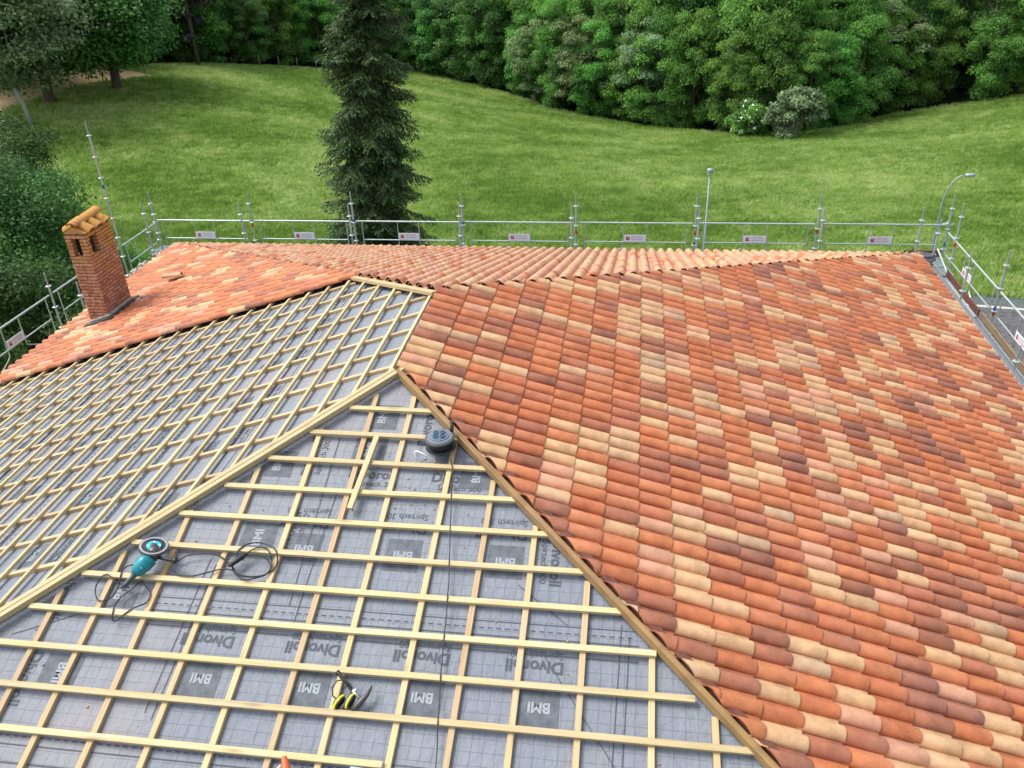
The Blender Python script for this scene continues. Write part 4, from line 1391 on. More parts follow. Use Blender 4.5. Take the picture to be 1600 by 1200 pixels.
# trees at the left of the meadow
c1 = crown_mesh('crown', M_LEAFP, 310, 4.3, 4.2, 110, 34000, 0.12, flat=0.6)
t = empty('ash_tree', (-34.04, 40.31, Hf(-34, 40.3)), 0, 'grey green tree with a slim pale trunk leaning at the upper left', 'tree')
inst('crown', c1, t, Matrix.Translation((-0.8, 0.8, 6.3)))
tr_ = MB()
tr_.tube([(0, 0, -.3), (-0.15, 0, 1.2), (-0.4, 0, 2.3)], [0.14, 0.12, 0.10], 8)
for q in ((-2.6, .5, 5.2), (-1.4, -.3, 5.6), (-0.3, .6, 5.8), (0.6, .2, 5.2)):
    tr_.tube([(-0.4, 0, 2.3), ((-0.4 + q[0]) / 2, q[1] / 2, 3.6), q], [0.09, 0.06, 0.02], 6)
tr_.build('trunk', M_BARKP, t, smooth=True)
c2 = crown_mesh('crown', M_LEAFD, 311, 5.0, 4.0, 120, 34000, 0.14, flat=0.6)
for (x, y, sc_, lb) in ((-36.2, 45.6, 0.95, 'dark spreading oak with a thick trunk beside the tan field'),
                        (-33.9, 50.0, 0.9, 'dark spreading oak casting a wide shadow on the meadow crest')):
    t = empty('oak_tree', (x, y, Hf(x, y)), random.uniform(0, 6), lb, 'tree')
    t.scale = (sc_,) * 3
    inst('crown', c2, t, Matrix.Translation((0, 0, 5.1)))
    a = MB(); a.tube([(0, 0, -.4), (0, 0, .5), (0.1, 0, 2.0), (0.2, 0.1, 5.5)], [0.5, 0.36, 0.32, 0.16], 9)
    for an in (0.3, 1.6, 2.9, 4.1, 5.3): a.tube([(0.1, 0, 1.9), (1.3 * math.cos(an), 1.3 * math.sin(an), 3.2), (3 * math.cos(an), 3 * math.sin(an), 4.6)], [0.16, 0.1, 0.03], 6)
    a.build('trunk', M_BARK, t, smooth=True)
for (x, y, k, s, lb) in ((-44, 50, 0, 1.1, 'bright green tree at the top left corner behind the oaks'), (-40.5, 58.0, 3, 1.05, 'dark green tree behind the second oak'),
                         (-36.5, 66.5, 0, 1.1, 'fresh green tree at the left end of the wood'), (-46, 60, 2, 1.15, 'broad green tree beyond the tan field'), (-51, 56, 3, 1.2, 'dark tree beyond the tan field')):
    tree(x, y, k, s, lb, base=1.0)
dm = crown_mesh('crown', M_DEAD, 312, 2.0, 5.6, 60, 9000, 0.15, flat=0.4)
t = empty('pine_tree', (-34.2, 63.0, Hf(-34.2, 63)), 0, 'dull brownish pine between the oaks and the wood', 'tree')
inst('crown', dm, t, Matrix.Translation((0, 0, 7.5)))
a = MB(); a.tube([(0, 0, -.3), (0, 0, 6), (0.1, 0, 12)], [0.2, 0.14, 0.04], 8); a.build('trunk', M_BARK, t, smooth=True)

# near trees at the left edge of the photo
cn = [crown_mesh('crown', M_LEAFN, 320, 2.8, 3.2, 60, 60000, 0.055, flat=0.7), crown_mesh('crown', M_LEAF, 321, 2.0, 2.1, 70, 34000, 0.05, flat=0.7),
      crown_mesh('crown', M_LEAFN, 322, 2.5, 2.4, 55, 48000, 0.055, flat=0.7)]
near = [(-16.0, 13.2, -4.8, 0, 1.0, 'dark leafy tree filling the left edge behind the chimney'),
        (-13.6, 9.2, -5.4, 2, 1.0, 'dark leafy tree below the left guardrail'),
        (-13.2, 14.6, -6.2, 1, 0.85, 'lighter green bushy tree right behind the chimney'),
        (-19.6, 17.8, -5.0, 2, 1.0, 'dark leafy tree farther back at the left edge, below the pale trunk'),
        (-22.6, 22.0, -5.0, 0, 0.9, 'green tree at the left edge under the grey green one')]
for (x, y, zc, k, s, lb) in near:
    g0 = Hf(x, y)
    t = empty('leafy_tree', (x, y, g0), random.uniform(0, 6), lb, 'tree')
    t.scale = (s,) * 3
    inst('crown', cn[k], t, Matrix.Translation((0, 0, (zc - g0) / s)))
    a = MB(); hz = (zc - g0) / s
    a.tube([(0, 0, -.3), (0.05, 0, hz * .5), (0.1, 0, hz + 1)], [0.2, 0.16, 0.05], 8)
    for an in (0.5, 1.8, 3.1, 4.4, 5.6): a.tube([(0.05, 0, hz * .5), (0.9 * math.cos(an), 0.9 * math.sin(an), hz * .8), (1.9 * math.cos(an), 1.9 * math.sin(an), hz + .5)], [0.09, 0.06, 0.02], 6)
    a.build('trunk', M_BARK, t, smooth=True)

# spruce in front of the meadow
def spruce(x, y, h, rbase, label):
    g0 = Hf(x, y)
    t = empty('spruce_tree', (x, y, g0), 0, label, 'tree')
    a = MB(); a.tube([(0, 0, -.3), (0, 0, 1), (0.03, 0, h * .5), (0, 0, h)], [0.34, 0.27, 0.15, 0.01], 10)
    a.build('trunk', M_BARK, t, smooth=True)
    r = np.random.default_rng(77)
    Ps = []; Ds = []; Ls = []; br_ = MB()
    z = 0.8
    while z < h - 0.3:
        frac = z / h
        R = rbase * (1 - frac) ** 0.95 * (0.9 if frac > 0.1 else 0.8)
        nb = int(r.integers(4, 7))
        for b in range(nb):
            an = r.uniform(0, 2 * np.pi); L = R * r.uniform(0.6, 1.18)
            d = np.array([math.cos(an), math.sin(an), 0.0])
            # droop then lift at the tip
            us = np.linspace(0.12, 1, 14)
            path = np.array([d * L * u + np.array([0, 0, z - L * (0.50 * u - 0.16 * u ** 3) ]) for u in us])
            br_.tube([tuple(path[0] * 0 + np.array([0, 0, z])), tuple(path[5]), tuple(path[-1])], [0.03, 0.018, 0.004], 4, caps=False)
            side = np.array([-d[1], d[0], 0])
            for u, pp in zip(us, path):
                tl = L * (0.34 * (1 - u) + 0.10) + 0.05
                for s_ in (-1, 1):
                    for rep in range(3):
                        dirv = side * s_ * r.uniform(0.5, 1.0) + d * r.uniform(0.3, 0.8) + np.array([0, 0, r.uniform(-0.75, -0.05)])
                        dirv /= np.linalg.norm(dirv)
                        k = max(2, int(tl / 0.07))
                        for j in range(k):
                            q = pp + dirv * tl * (j + 0.5) / k + r.normal(size=3) * 0.015 - np.array([0, 0, 0.10 * ((j + .5) / k) ** 2 * tl * 4])
                            Ps.append(q); Ds.append(dirv + r.normal(size=3) * 0.35); Ls.append(r.uniform(0.05, 0.10))
        z += r.uniform(0.10, 0.17)
    Ps = np.array(Ps); Ds = np.array(Ds); Ls = np.array(Ls)[:, None]
    Ds /= np.linalg.norm(Ds, axis=1)[:, None]
    t2 = np.cross(Ds, r.normal(size=Ds.shape) * 0.5 + np.array([0, 0, 1.0])); t2 /= np.linalg.norm(t2, axis=1)[:, None]
    wd = Ls * 0.24
    V = np.stack([Ps - Ds * Ls, Ps - t2 * wd, Ps + Ds * Ls, Ps + t2 * wd], 1).reshape(-1, 3)
    nf = len(Ps)
    me = bpy.data.meshes.new('crown')
    me.vertices.add(nf * 4); me.vertices.foreach_set('co', V.ravel())
    me.loops.add(nf * 4); me.loops.foreach_set('vertex_index', np.arange(nf * 4, dtype=np.int32))
    me.polygons.add(nf); me.polygons.foreach_set('loop_start', np.arange(nf, dtype=np.int32) * 4); me.polygons.foreach_set('loop_total', np.full(nf, 4, dtype=np.int32))
    me.update()
    at = me.attributes.new('lv', 'FLOAT', 'POINT'); at.data.foreach_set('value', np.repeat(r.uniform(0, 1, nf) ** 1.5, 4).astype(np.float32))
    me.materials.append(M_NEEDLE)
    inst('crown', me, t)
    br_.build('branches', M_BARK, t)['kind'] = 'stuff'
    print('spruce cards', nf)
    t.rotation_euler = (0, 0.05, 0)
    return t
spruce(-5.95, 18.0, 19.0, 2.28, 'tall dark spruce standing behind the far eave, cut by the top of the photo')

# grass tufts: one geometry-nodes object
def tuft_mesh(seed, h, n=12):
    r = random.Random(seed); m = MB()
    for i in range(n):
        a = r.uniform(0, 6.28); b = r.uniform(0, 0.13)
        x, y = b * math.cos(a), b * math.sin(a)
        l = h * r.uniform(0.6, 1.1); an = r.uniform(0, 6.28); bend = r.uniform(0.1, 0.6) * l
        w_ = r.uniform(0.007, 0.014)
        px_, py_ = -math.sin(an) * w_, math.cos(an) * w_
        m.add([(x - px_, y - py_, 0), (x + px_, y + py_, 0), (x + math.cos(an) * bend * .4 + px_ * .8, y + math.sin(an) * bend * .4 + py_ * .8, l * .65), (x + math.cos(an) * bend, y + math.sin(an) * bend, l)],
              [(0, 1, 2), (0, 2, 3)])
    return m
def grass_mat():
    k = NB('tall_grass', 0.75, 0.2)
    p = k.pos()
    a = k.noise(k.mapping(p, (1, 1.7, 1)), 0.11, 4, 0.55)
    b = k.noise(k.mapping(p, (1, 1.7, 1)), 0.9, 4, 0.65)
    rr = k.n('Attribute', attribute_name='gr', attribute_type='INSTANCER').outputs['Fac']
    f = k.math('ADD', k.math('MULTIPLY', a, 0.45), k.math('MULTIPLY', b, 0.38))
    f = k.math('ADD', f, k.math('MULTIPLY', rr, 0.17))
    c = k.ramp(f, [(0.38, (0.155, 0.285, 0.05)), (0.5, (0.31, 0.47, 0.10)), (0.64, (0.58, 0.68, 0.29))])
    k.base(c)
    tr = k.n('BsdfTranslucent'); k.l(c, tr.inputs['Color'])
    ms = k.n('MixShader'); ms.inputs[0].default_value = 0.45
    k.l(k.b.outputs[0], ms.inputs[1]); k.l(tr.outputs[0], ms.inputs[2])
    k.l(ms.outputs[0], k.t.nodes['Material Output'].inputs['Surface'])
    return k.m
M_GRASS = grass_mat()
tuft_src = tuft_mesh(1, 0.20, 16).build('grass_tuft', M_GRASS)
NG = 360000
X = rng.uniform(-48, 62, NG * 2); Y = rng.uniform(12.9, 90, NG * 2) 
# denser near, sparser far
keepm = (Y < edge_y(X) + 0.8) & (X > -16 - 0.62 * (Y - 8)) & (X < 26 + 0.55 * (Y - 12))
keepm &= rng.uniform(0, 1, len(X)) < np.clip(26.0 / Y, 0.3, 1.0)
keepm &= ~((X > 10.0) & (Y < 17.42 - 0.157 * (X - 13.1) + 1.0))
fx0 = np.interp(Y, [37, 40, 43.5, 47.5, 51.3, 55.5], [-38.9, -38.6, -38.3, -38.1, -37.2, -33.6])
keepm &= ~((Y > 37) & (Y < 55.5 - (X + 33.6) * 0.14) & (X < fx0))
X = X[keepm]; Y = Y[keepm]; Z = H(X, Y)
print('tufts', len(X))
gme = bpy.data.meshes.new('grass')
gme.vertices.add(len(X)); gme.vertices.foreach_set('co', np.stack([X, Y, Z], 1).ravel())
gme.update()
at = gme.attributes.new('gr', 'FLOAT', 'POINT'); at.data.foreach_set('value', rng.uniform(0, 1, len(X)).astype(np.float32))
go = inst('grass', gme); tag(go, 'tall green meadow grass behind the building', 'grass', kind='stuff')
ng = bpy.data.node_groups.new('grass_scatter', 'GeometryNodeTree')
ng.interface.new_socket('Geometry', in_out='INPUT', socket_type='NodeSocketGeometry')
ng.interface.new_socket('Geometry', in_out='OUTPUT', socket_type='NodeSocketGeometry')
N_ = ng.nodes
gi = N_.new('NodeGroupInput'); gout = N_.new('NodeGroupOutput')
oi = N_.new('GeometryNodeObjectInfo'); oi.inputs['Object'].default_value = tuft_src; oi.inputs['As Instance'].default_value = True
ip = N_.new('GeometryNodeInstanceOnPoints')
rv = N_.new('FunctionNodeRandomValue'); rv.data_type = 'FLOAT_VECTOR'
rv.inputs[0].default_value = (-0.15, -0.15, 0); rv.inputs[1].default_value = (0.15, 0.15, 6.28)
rs = N_.new('FunctionNodeRandomValue'); rs.data_type = 'FLOAT'; rs.inputs[2].default_value = 0.55; rs.inputs[3].default_value = 1.45
ng.links.new(gi.outputs[0], ip.inputs['Points']); ng.links.new(oi.outputs['Geometry'], ip.inputs['Instance'])
ng.links.new(rv.outputs[0], ip.inputs['Rotation']); ng.links.new(rs.outputs[1], ip.inputs['Scale'])
ng.links.new(ip.outputs[0], gout.inputs[0])
md = go.modifiers.new('scatter', 'NODES'); md.node_group = ng
tuft_src.location = (-14.0, 20.0, Hf(-14, 20)); tag(tuft_src, 'tuft of tall meadow grass', 'grass', kind='stuff')

# old fence posts along the meadow crest and the tan field
fp = MB(); fp.tube([(0, 0, -.2), (0.02, 0, 1.05)], [0.05, 0.04], 6)
FPM = fp.mesh('fence_post', M_POSTW, True)
def fpost(x, y, where, grp):
    o = inst('fence_post', FPM, None, Matrix.Translation((x, y, Hf(x, y))))
    tag(o, where, 'fence post', grp)
for i in range(11):
    x = -31.0 + i * 1.1; y = float(edge_y(x)) - 1.5
    fpost(x, y, 'thin wooden fence post on the meadow crest, %s from the left' % nth(i), 'fence posts on the meadow crest')
for i in range(8):
    tt = i / 7
    qy = 38 + 16.5 * tt; q = Vector((float(np.interp(qy, [37, 40, 43.5, 47.5, 51.3, 55.5], [-38.9, -38.6, -38.3, -38.1, -37.2, -33.6])) + 0.25, qy))
    fpost(q.x, q.y, 'thin wooden fence post along the tan field, %s from the near end' % nth(i), 'fence posts along the tan field')

# ------------------------------------------------------------------ tools on the roof
def lay_m(x, y, lift, ang=0.0):
    """frame on the S slope: x = east, y = up slope, z = normal"""
    M = Matrix((Vector((1, 0, 0)), -FR['S'][2], nS)).transposed().to_4x4()
    M = M @ Matrix.Rotation(ang, 4, 'Z')
    M.translation = SP(x, y, lift)
    return M
def thing_on_roof(name, x, y, lift, ang, label, cat, M=None):
    o = empty(name, (0, 0, 0), 0, label, cat)
    o.matrix_world = M if M is not None else lay_m(x, y, lift, ang)
    return o
# loose batten
lb = beam('loose_batten', SP(-0.017, -0.93, 0.036), SP(-0.085, -1.79, 0.036), 0.055, 0.034, M_BATTEN, None, nS)
tag(lb, 'short loose batten lying askew across the battens of the membrane slope', 'batten')

# cable reel
t = thing_on_roof('cable_reel', 0.675, -1.03, 0.0, 0.15, 'black cable reel with blue sockets beside the cut tile edge', 'cable reel')
tl = Matrix.Translation((0, 0, 0.02)) @ Matrix.Rotation(-0.30, 4, 'X')
a = MB(); a.lathe([(0.02, 0.0), (0.150, 0.0), (0.156, 0.012), (0.150, 0.022), (0.10, 0.026)], 28, tl); a.build('back_flange', M_BLACK, t, smooth=True, angle=40)
a = MB(); a.lathe([(0.10, 0.026), (0.118, 0.03), (0.125, 0.045), (0.118, 0.06), (0.128, 0.075), (0.118, 0.092), (0.10, 0.098)], 24, tl); a.build('wound_cable', M_BLACK, t, smooth=True, angle=60)
a = MB(); a.lathe([(0.10, 0.098), (0.148, 0.10), (0.158, 0.112), (0.152, 0.126), (0.135, 0.130)], 28, tl); fl_ = a.build('front_flange', M_DGREY, t, smooth=True, angle=40)
a = MB(); a.lathe([(0.01, 0.1305), (0.134, 0.1305), (0.130, 0.136), (0.10, 0.139)], 28, tl); fc = a.build('face_plate', M_MGREY, t, smooth=True, angle=40)
a = MB(); a.lathe([(0.01, 0.139), (0.099, 0.139), (0.099, 0.147), (0.085, 0.149)], 24, tl); a.build('pale_ring', M_MGREY, t, smooth=True, angle=40)
a = MB(); a.lathe([(0.01, 0.149), (0.082, 0.149), (0.080, 0.154), (0.01, 0.155)], 24, tl); sk = a.build('socket_plate', M_BLSOCK, t, smooth=True, angle=40)
for (sx, sy) in ((-1, -1), (1, -1), (-1, 1), (1, 1)):
    Ms = tl @ Matrix.Translation((sx * 0.034, sy * 0.034, 0))
    a = MB(); a.lathe([(0.012, 0.155), (0.026, 0.155), (0.028, 0.163), (0.022, 0.164), (0.020, 0.158), (0.004, 0.158)], 14, Ms); a.build('socket', M_DGREY, t, smooth=True, angle=40)
a = MB(); a.tube([(-0.05, -0.17, 0.0), (-0.07, -0.15, 0.03), (-0.24, -0.06, 0.06), (-0.27, -0.055, 0.045), (-0.25, -0.11, 0.02), (-0.2, -0.14, 0.0), (-0.15, -0.12, -0.01)], 0.010, 8); a.build('stand_bracket', M_STEEL, t, smooth=True)
a = MB(); a.tube([(0.11, 0.10, 0.10), (0.125, 0.15, 0.15), (0.115, 0.20, 0.17)], [0.022, 0.02, 0.018], 8); a.build('crank_knob', M_BLACK, t, smooth=True)

def cable(name, pts, r, label, zf=None):
    P3 = []
    ds = [SP(x, y, 0) for x, y in pts]
    # smooth with catmull-rom
    n = len(pts)
    for i in range(n - 1):
        p0 = Vector(pts[max(i - 1, 0)]); p1 = Vector(pts[i]); p2 = Vector(pts[i + 1]); p3 = Vector(pts[min(i + 2, n - 1)])
        for k in range(4):
            u = k / 4
            q = 0.5 * ((2 * p1) + (p2 - p0) * u + (2 * p0 - 5 * p1 + 4 * p2 - p3) * u * u + (3 * p1 - p0 - 3 * p2 + p3) * u ** 3)
            P3.append(q)
    P3.append(Vector(pts[-1]))
    out = []
    for q in P3:
        k = (-q.y / CS - 0.5768) / DB
        dist = abs(k - round(k)) * DB
        sag = 0.0 if dist < 0.04 else min(0.034, (dist - 0.04) * 0.38)
        out.append(SP(q.x, q.y, 0.010 - sag + (zf(q) if zf else 0)))
    m = MB(); m.tube(out, r, 6)
    o = m.build(name, M_BLACK, None, smooth=True)
    return tag(o, label, 'cable')
c1_ = [(-1.847, -2.643), (-1.88, -2.667), (-1.917, -2.714), (-1.973, -2.769), (-2.003, -2.829), (-1.998, -2.914), (-1.973, -3.01), (-1.945, -3.039), (-1.9, -3.011), (-1.845, -2.944), (-1.784, -2.891), (-1.736, -2.852), (-1.726, -2.794), (-1.744, -2.738), (-1.813, -2.684), (-1.858, -2.651)]
c2_ = [(-1.961, -2.712), (-2.078, -2.689), (-2.221, -2.614), (-2.284, -2.703), (-2.274, -2.766), (-2.213, -2.844), (-2.142, -2.859), (-2.085, -2.804), (-2.067, -2.688), (-2.085, -2.54), (-2.026, -2.482), (-1.915, -2.441)]
c3_ = [(-1.618, -2.425), (-1.539, -2.367), (-1.421, -2.343), (-1.298, -2.331), (-1.183, -2.362), (-1.071, -2.426), (-1.011, -2.486), (-0.932, -2.531), (-0.843, -2.538), (-0.741, -2.512), (-0.655, -2.436), (-0.642, -2.345), (-0.69, -2.256), (-0.782, -2.21), (-0.89, -2.19), (-0.981, -2.223), (-1.044, -2.294), (-1.034, -2.372)]
c4_ = [(-1.599, -2.527), (-1.529, -2.574), (-1.377, -2.576), (-1.27, -2.53), (-1.164, -2.478), (-1.052, -2.476), (-0.973, -2.530), (-0.88, -2.575), (-0.80, -2.560), (-0.706, -2.503), (-0.688, -2.412), (-0.762, -2.34), (-0.867, -2.328), (-1.0, -2.343), (-1.06, -2.387), (-1.049, -2.45), (-1.006, -2.499), (-0.907, -2.53), (-0.794, -2.534), (-0.699, -2.49), (-0.68, -2.399), (-0.747, -2.274), (-0.843, -2.251), (-0.928, -2.299), (-0.977, -2.374)]
cable('power_cable', c1_, 0.0065, 'thin black cable looping below the teal grinder')
cable('power_cable', c2_, 0.0065, 'thin black cable looping to the left of the teal grinder')
cable('power_cable', c3_, 0.007, 'black cable from the grinder into the upper turn of the coil')
cable('power_cable', c4_, 0.007, 'black cable wound into the round coil right of the grinder', zf=lambda q: 0.008)
pl_ = MB(); Mx = lay_m(-1.01, -2.39, 0.018, 0.85)
pl_.tube([Mx @ Vector(p) for p in ((-0.10, 0, 0), (-0.06, 0, 0), (0.0, 0, 0), (0.07, 0, 0), (0.10, 0, 0))], [0.009, 0.024, 0.027, 0.023, 0.01], 10)
tag(pl_.build('cable_connector', M_BLACK, smooth=True, angle=50), 'black plug connector lying on the cable coil', 'plug')
cable('reel_cable', [(0.791, -1.145), (0.836, -1.294), (0.869, -1.55), (0.929, -1.962), (0.996, -2.408), (1.037, -2.763), (1.064, -3.096), (1.087, -3.305), (1.13, -3.652), (1.19, -4.1), (1.25, -4.6)], 0.0055, 'long thin black cable running down from the reel across the battens')

# grinder
t = thing_on_roof('angle_grinder', -1.80, -2.50, 0.02, 0.0, 'teal angle grinder with a diamond disc lying on the battens', 'angle grinder')
Md = Matrix.Translation((-0.015, 0.145, 0.105)) @ Matrix.Rotation(-0.38, 4, 'X') @ Matrix.Rotation(0.22, 4, 'Y')
a = MB(); a.lathe([(0.02, -0.001), (0.124, -0.001), (0.124, 0.002), (0.02, 0.002)], 32, Md); dsc = a.build('cutting_disc', M_DISC, t, smooth=True, angle=40)
a = MB(); a.lathe([(0.100, 0.0022), (0.104, 0.0028), (0.108, 0.0022)], 32, Md); a.build('disc_ring', M_DGREY, dsc)
a = MB(); a.lathe([(0.02, 0.0035), (0.066, 0.0035), (0.066, 0.004), (0.02, 0.0042)], 24, Md); a.build('disc_label', M_CYAN, dsc)
a = MB()
for k in range(4):
    an = k * PI / 2 + 0.4
    a.add([Md @ Vector((rr_ * math.cos(an + da), rr_ * math.sin(an + da), 0.0050)) for rr_, da in ((0.042, -.2), (0.060, -.14), (0.060, .14), (0.042, .2))], [(0, 1, 2, 3)])
a.build('label_print', M_SIGNW, dsc)
a = MB(); a.lathe([(0.004, 0.005), (0.026, 0.005), (0.026, 0.018), (0.012, 0.022)], 12, Md); a.build('flange_nut', M_DGREY, t, smooth=True, angle=40)
a = MB(); a.lathe([(0.08, -0.03), (0.132, -0.026), (0.134, -0.006), (0.128, -0.006)], 28, Md); a.build('guard', M_DGREY, t, smooth=True, angle=40)
Mg = Matrix.Translation((0.0, 0.10, 0.05)) @ Matrix.Rotation(-0.42, 4, 'Z')
def blob(path, rad, sq=(1, 1)):
    m = MB(); m.tube(path, rad, 14); return m
a = blob([Mg @ Vector(p) for p in ((0.0, 0.06, 0.02), (0.0, 0.02, 0.02), (0.0, -0.06, 0.015))], [0.03, 0.066, 0.068]); a.build('gear_head', M_DSTEEL, t, smooth=True)
a = blob([Mg @ Vector(p) for p in ((0, -0.06, 0.015), (0, -0.075, 0.015), (0, -0.14, 0.012), (0, -0.22, 0.008), (0, -0.26, 0.005))], [0.055, 0.082, 0.080, 0.062, 0.034]); a.build('motor_body', M_TEAL, t, smooth=True)
a = blob([Mg @ Vector(p) for p in ((0, -0.25, 0.005), (0, -0.30, 0.0), (0.0, -0.37, -0.005), (-0.01, -0.42, -0.008))], [0.034, 0.022, 0.024, 0.010]); a.build('rear_handle', M_DGREY, t, smooth=True)
a = MB()
for s_ in (-1, 1): a.box(Mg @ Vector((s_ * 0.045, -0.14, 0.055)), (0.010, 0.11, 0.008), M=Mg.to_3x3().to_4x4())
a.build('vent_strip', M_SIGNW, t)
a = MB(); a.tube([(0.05, 0.05, 0.06), (0.10, 0.045, 0.06), (0.20, 0.035, 0.055), (0.215, 0.034, 0.055), (0.235, 0.033, 0.055)], [0.014, 0.017, 0.019, 0.030, 0.030], 12); a.build('side_handle', M_BLACK, t, smooth=True, angle=50)

# hammer and ear muffs
t = thing_on_roof('roofing_hammer', 0.345, -3.44, 0.005, 0.0, 'roofer hammer with black grip and curved claw, leaning on a batten', 'hammer')
def hp(u, v, z=0.0): return (u, v, z)
A_ = Vector((-0.125, 0.115)); B_ = Vector((0.115, -0.085))
def on(t_, z=0.0): q = A_.lerp(B_, t_); return (q.x, q.y, z)
a = MB(); a.tube([on(0.0, .03), on(0.08, .03), on(0.35, .02), on(0.62, .012)], [0.022, 0.018, 0.014, 0.015], 10); a.build('grip', M_BLACK, t, smooth=True)
a = MB(); a.tube([on(0.60, .012), on(1.0, .0)], [0.008, 0.008], 8); a.build('shaft', M_STEEL, t, smooth=True)
a = MB(); a.box(on(0.70, .01), (0.045, 0.012, 0.012), M=Matrix.Rotation(0.7, 4, 'Z')); a.build('nail_holder', M_STEEL, t)
a = MB(); a.tube([(0.06, -0.175, -.01), (0.09, -0.15, 0.0), (0.125, -0.105, 0.008), (0.16, -0.055, 0.012), (0.182, 0.0, 0.012), (0.188, 0.035, 0.010)], [0.012, 0.024, 0.028, 0.021, 0.014, 0.006], 8); a.build('claw_head', M_DSTEEL, t, smooth=True)
t = thing_on_roof('ear_muffs', 0.335, -3.545, 0.005, 0.0, 'yellow and black ear muffs beside the hammer', 'ear muffs')
for i, (cx, cy, an) in enumerate(((-0.045, -0.01, -0.5), (0.045, 0.005, -0.35))):
    M = Matrix.Translation((cx, cy, 0.0)) @ Matrix.Rotation(an, 4, 'Z') @ Matrix.Rotation(PI / 2, 4, 'Y')
    a = MB(); a.lathe([(0.01, -0.030), (0.036, -0.026), (0.044, -0.012), (0.046, 0.0), (0.03, 0.002)], 16, M @ Matrix.Diagonal((1.0, 1.35, 1, 1))); cp = a.build('ear_cup', M_DGREY, t, smooth=True, angle=60)
    a = MB(); a.lathe([(0.040, -0.014), (0.050, -0.006), (0.050, 0.006), (0.038, 0.010)], 16, M @ Matrix.Diagonal((1.0, 1.35, 1, 1))); a.build('yellow_rim', M_YEL, cp, smooth=True, angle=60)
    a = MB(); a.lathe([(0.012, 0.004), (0.040, 0.006), (0.042, 0.018), (0.028, 0.024), (0.012, 0.014)], 16, M @ Matrix.Diagonal((1.0, 1.35, 1, 1))); a.build('cushion', M_BLACK, cp, smooth=True, angle=60)
a = MB(); a.tube([(-0.06, 0.0, 0.01), (-0.105, 0.03, 0.02), (-0.125, 0.09, 0.03), (-0.095, 0.15, 0.035), (-0.03, 0.165, 0.035), (0.02, 0.13, 0.03), (0.045, 0.06, 0.02), (0.05, 0.02, 0.01)], 0.006, 6); a.build('headband', M_BLACK, t, smooth=True)

# orange tool and blue box at the bottom edge
t = thing_on_roof('nailer_tool', 0.03, -4.115, 0.01, 0.25, 'orange tool with black parts at the bottom edge of the photo', 'power tool')
a = MB(); a.tube([(-0.02, 0.115, 0.04), (0.0, 0.03, 0.05), (0.01, -0.12, 0.05)], [0.022, 0.034, 0.036], 10); a.build('body', M_ORANGE, t, smooth=True, angle=60)
a = MB(); a.tube([(-0.045, 0.06, 0.04), (-0.08, 0.03, 0.02), (-0.07, -0.05, 0.02)], 0.009, 8); a.build('hook', M_SIGNW, t, smooth=True)
a = MB(); a.box((0.10, -0.06, 0.0), (0.12, 0.09, 0.05), M=Matrix.Rotation(0.3, 4, 'Z')); a.tube([(0.12, 0.02, 0.03), (0.14, -0.04, 0.03)], 0.010, 8); a.build('black_magazine', M_BLACK, t)
t = thing_on_roof('blue_case', 0.90, -4.34, 0.0, -0.0, 'light blue flat case just showing at the bottom edge', 'case')
t.matrix_world = lay_m(0.90, -4.11, 0.014, -0.03)
a = MB(); a.box((0, -0.1, -0.005), (0.78, 0.36, 0.06)); bc = a.build('shell', M_LBLUE, t)
bv = bc.modifiers.new('bevel', 'BEVEL'); bv.width = 0.012; bv.segments = 2
a = MB(); a.box((0.22, -0.12, 0.029), (0.20, 0.20, 0.006)); a.build('lid_panel', M_SIGNW, t)

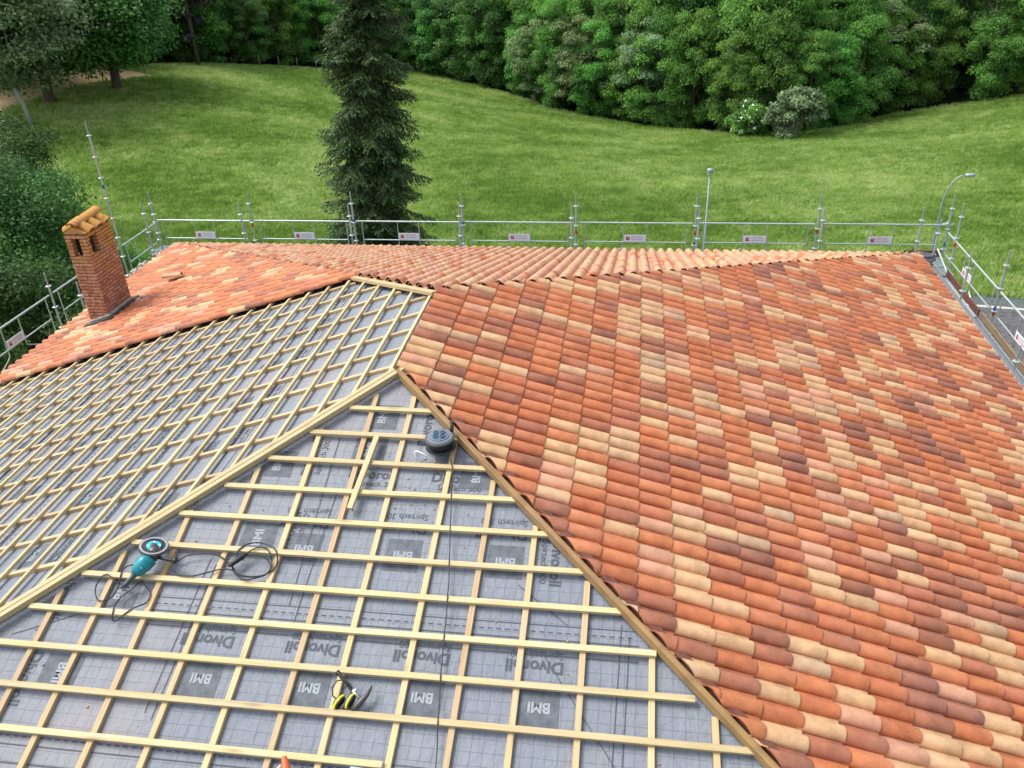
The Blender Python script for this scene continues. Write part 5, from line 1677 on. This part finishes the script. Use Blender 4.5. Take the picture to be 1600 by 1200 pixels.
# stray cut tile near the chimney, ridge corner caps, crumbs
def loose_tile(M, kind, label, name='loose_tile'):
    o = inst(name, TM[kind], None, M)
    return tag(o, label, 'tile')
Mt = FM('W') @ Matrix.Translation((7.05, 6.95, 0.12)) @ Matrix.Rotation(0.12, 4, 'Z') @ Matrix.Rotation(0.16, 4, 'X')
loose_tile(Mt, ('grey', 0), 'lifted pale tile lying loose right of the chimney')
def lump(x, y, z, s, seed, mat, label, name, cat):
    m = MB(); r = random.Random(seed); seg = 10
    prof = []
    vs = []; rings = 6
    for i in range(rings):
        u = i / (rings - 1); rr = s * math.sin(0.35 + u * 2.6) ** 0.7 if u < 1 else 0.02
        for k in range(seg):
            a_ = 2 * PI * k / seg
            j = rr * r.uniform(0.75, 1.2)
            vs.append((x + j * math.cos(a_) * 1.5, y + j * math.sin(a_), z + u * s * 1.1))
    fs = [(i * seg + k, i * seg + (k + 1) % seg, (i + 1) * seg + (k + 1) % seg, (i + 1) * seg + k) for i in range(rings - 1) for k in range(seg)]
    fs.append(tuple(range((rings - 1) * seg, rings * seg)))
    m.add(vs, fs)
    return tag(m.build(name, mat), label, cat)
lump(8.95, 11.0, -2.98, 0.22, 3, M_LEAD, 'dark grey folded sheet at the far right corner of the roof', 'folded_sheet', 'sheet')
M_OLDT = simple('old_grey_mortar', (0.30, 0.24, 0.20), 0.95, var=0.4, scale=12)
lump(-8.75, 10.85, -2.84, 0.14, 4, M_OLDT, 'heap of old broken mortar at the far left corner of the roof', 'mortar_heap', 'rubble')
# rubble along the left eave by the corner
rb = MB(); rr_ = random.Random(9)
for i in range(90):
    y = rr_.uniform(8.3, 10.7); x = -9.12 + rr_.uniform(-.12, .05); s = rr_.uniform(.02, .06)
    rb.box((x, y, -2.90 + rr_.uniform(0, .05)), (s, s * 1.3, s * .7), M=Matrix.Rotation(rr_.uniform(0, 3), 4, 'Z') @ Matrix.Rotation(rr_.uniform(-.5, .5), 4, 'X'))
tag(rb.build('rubble', M_FILLET), 'pale mortar crumbs along the far left eave', 'rubble', kind='stuff')
# crumbs and leaves on the membrane
cr_ = MB(); rr_ = random.Random(12)
for i in range(150):
    if i < 60: x, y = rr_.gauss(0.45, 0.35), rr_.gauss(-1.4, 0.25)
    else: y = rr_.uniform(-4.3, -0.5); x = rr_.uniform(-1, 1) * (abs(y) - 0.3)
    s = rr_.uniform(.004, .014)
    if abs(x) > abs(y) - 0.25: continue
    cr_.box(SP(x, y, MEMN + 0.006), (s, s * 1.6, s * .6), mi=rr_.randrange(2), M=Matrix.Rotation(rr_.uniform(0, 3), 4, 'Z'))
tag(cr_.build('debris', [M_OLDT, M_OLDWOOD]), 'crumbs of tile and bark scattered on the membrane', 'debris', kind='stuff')
print('objects', len(bpy.data.objects))
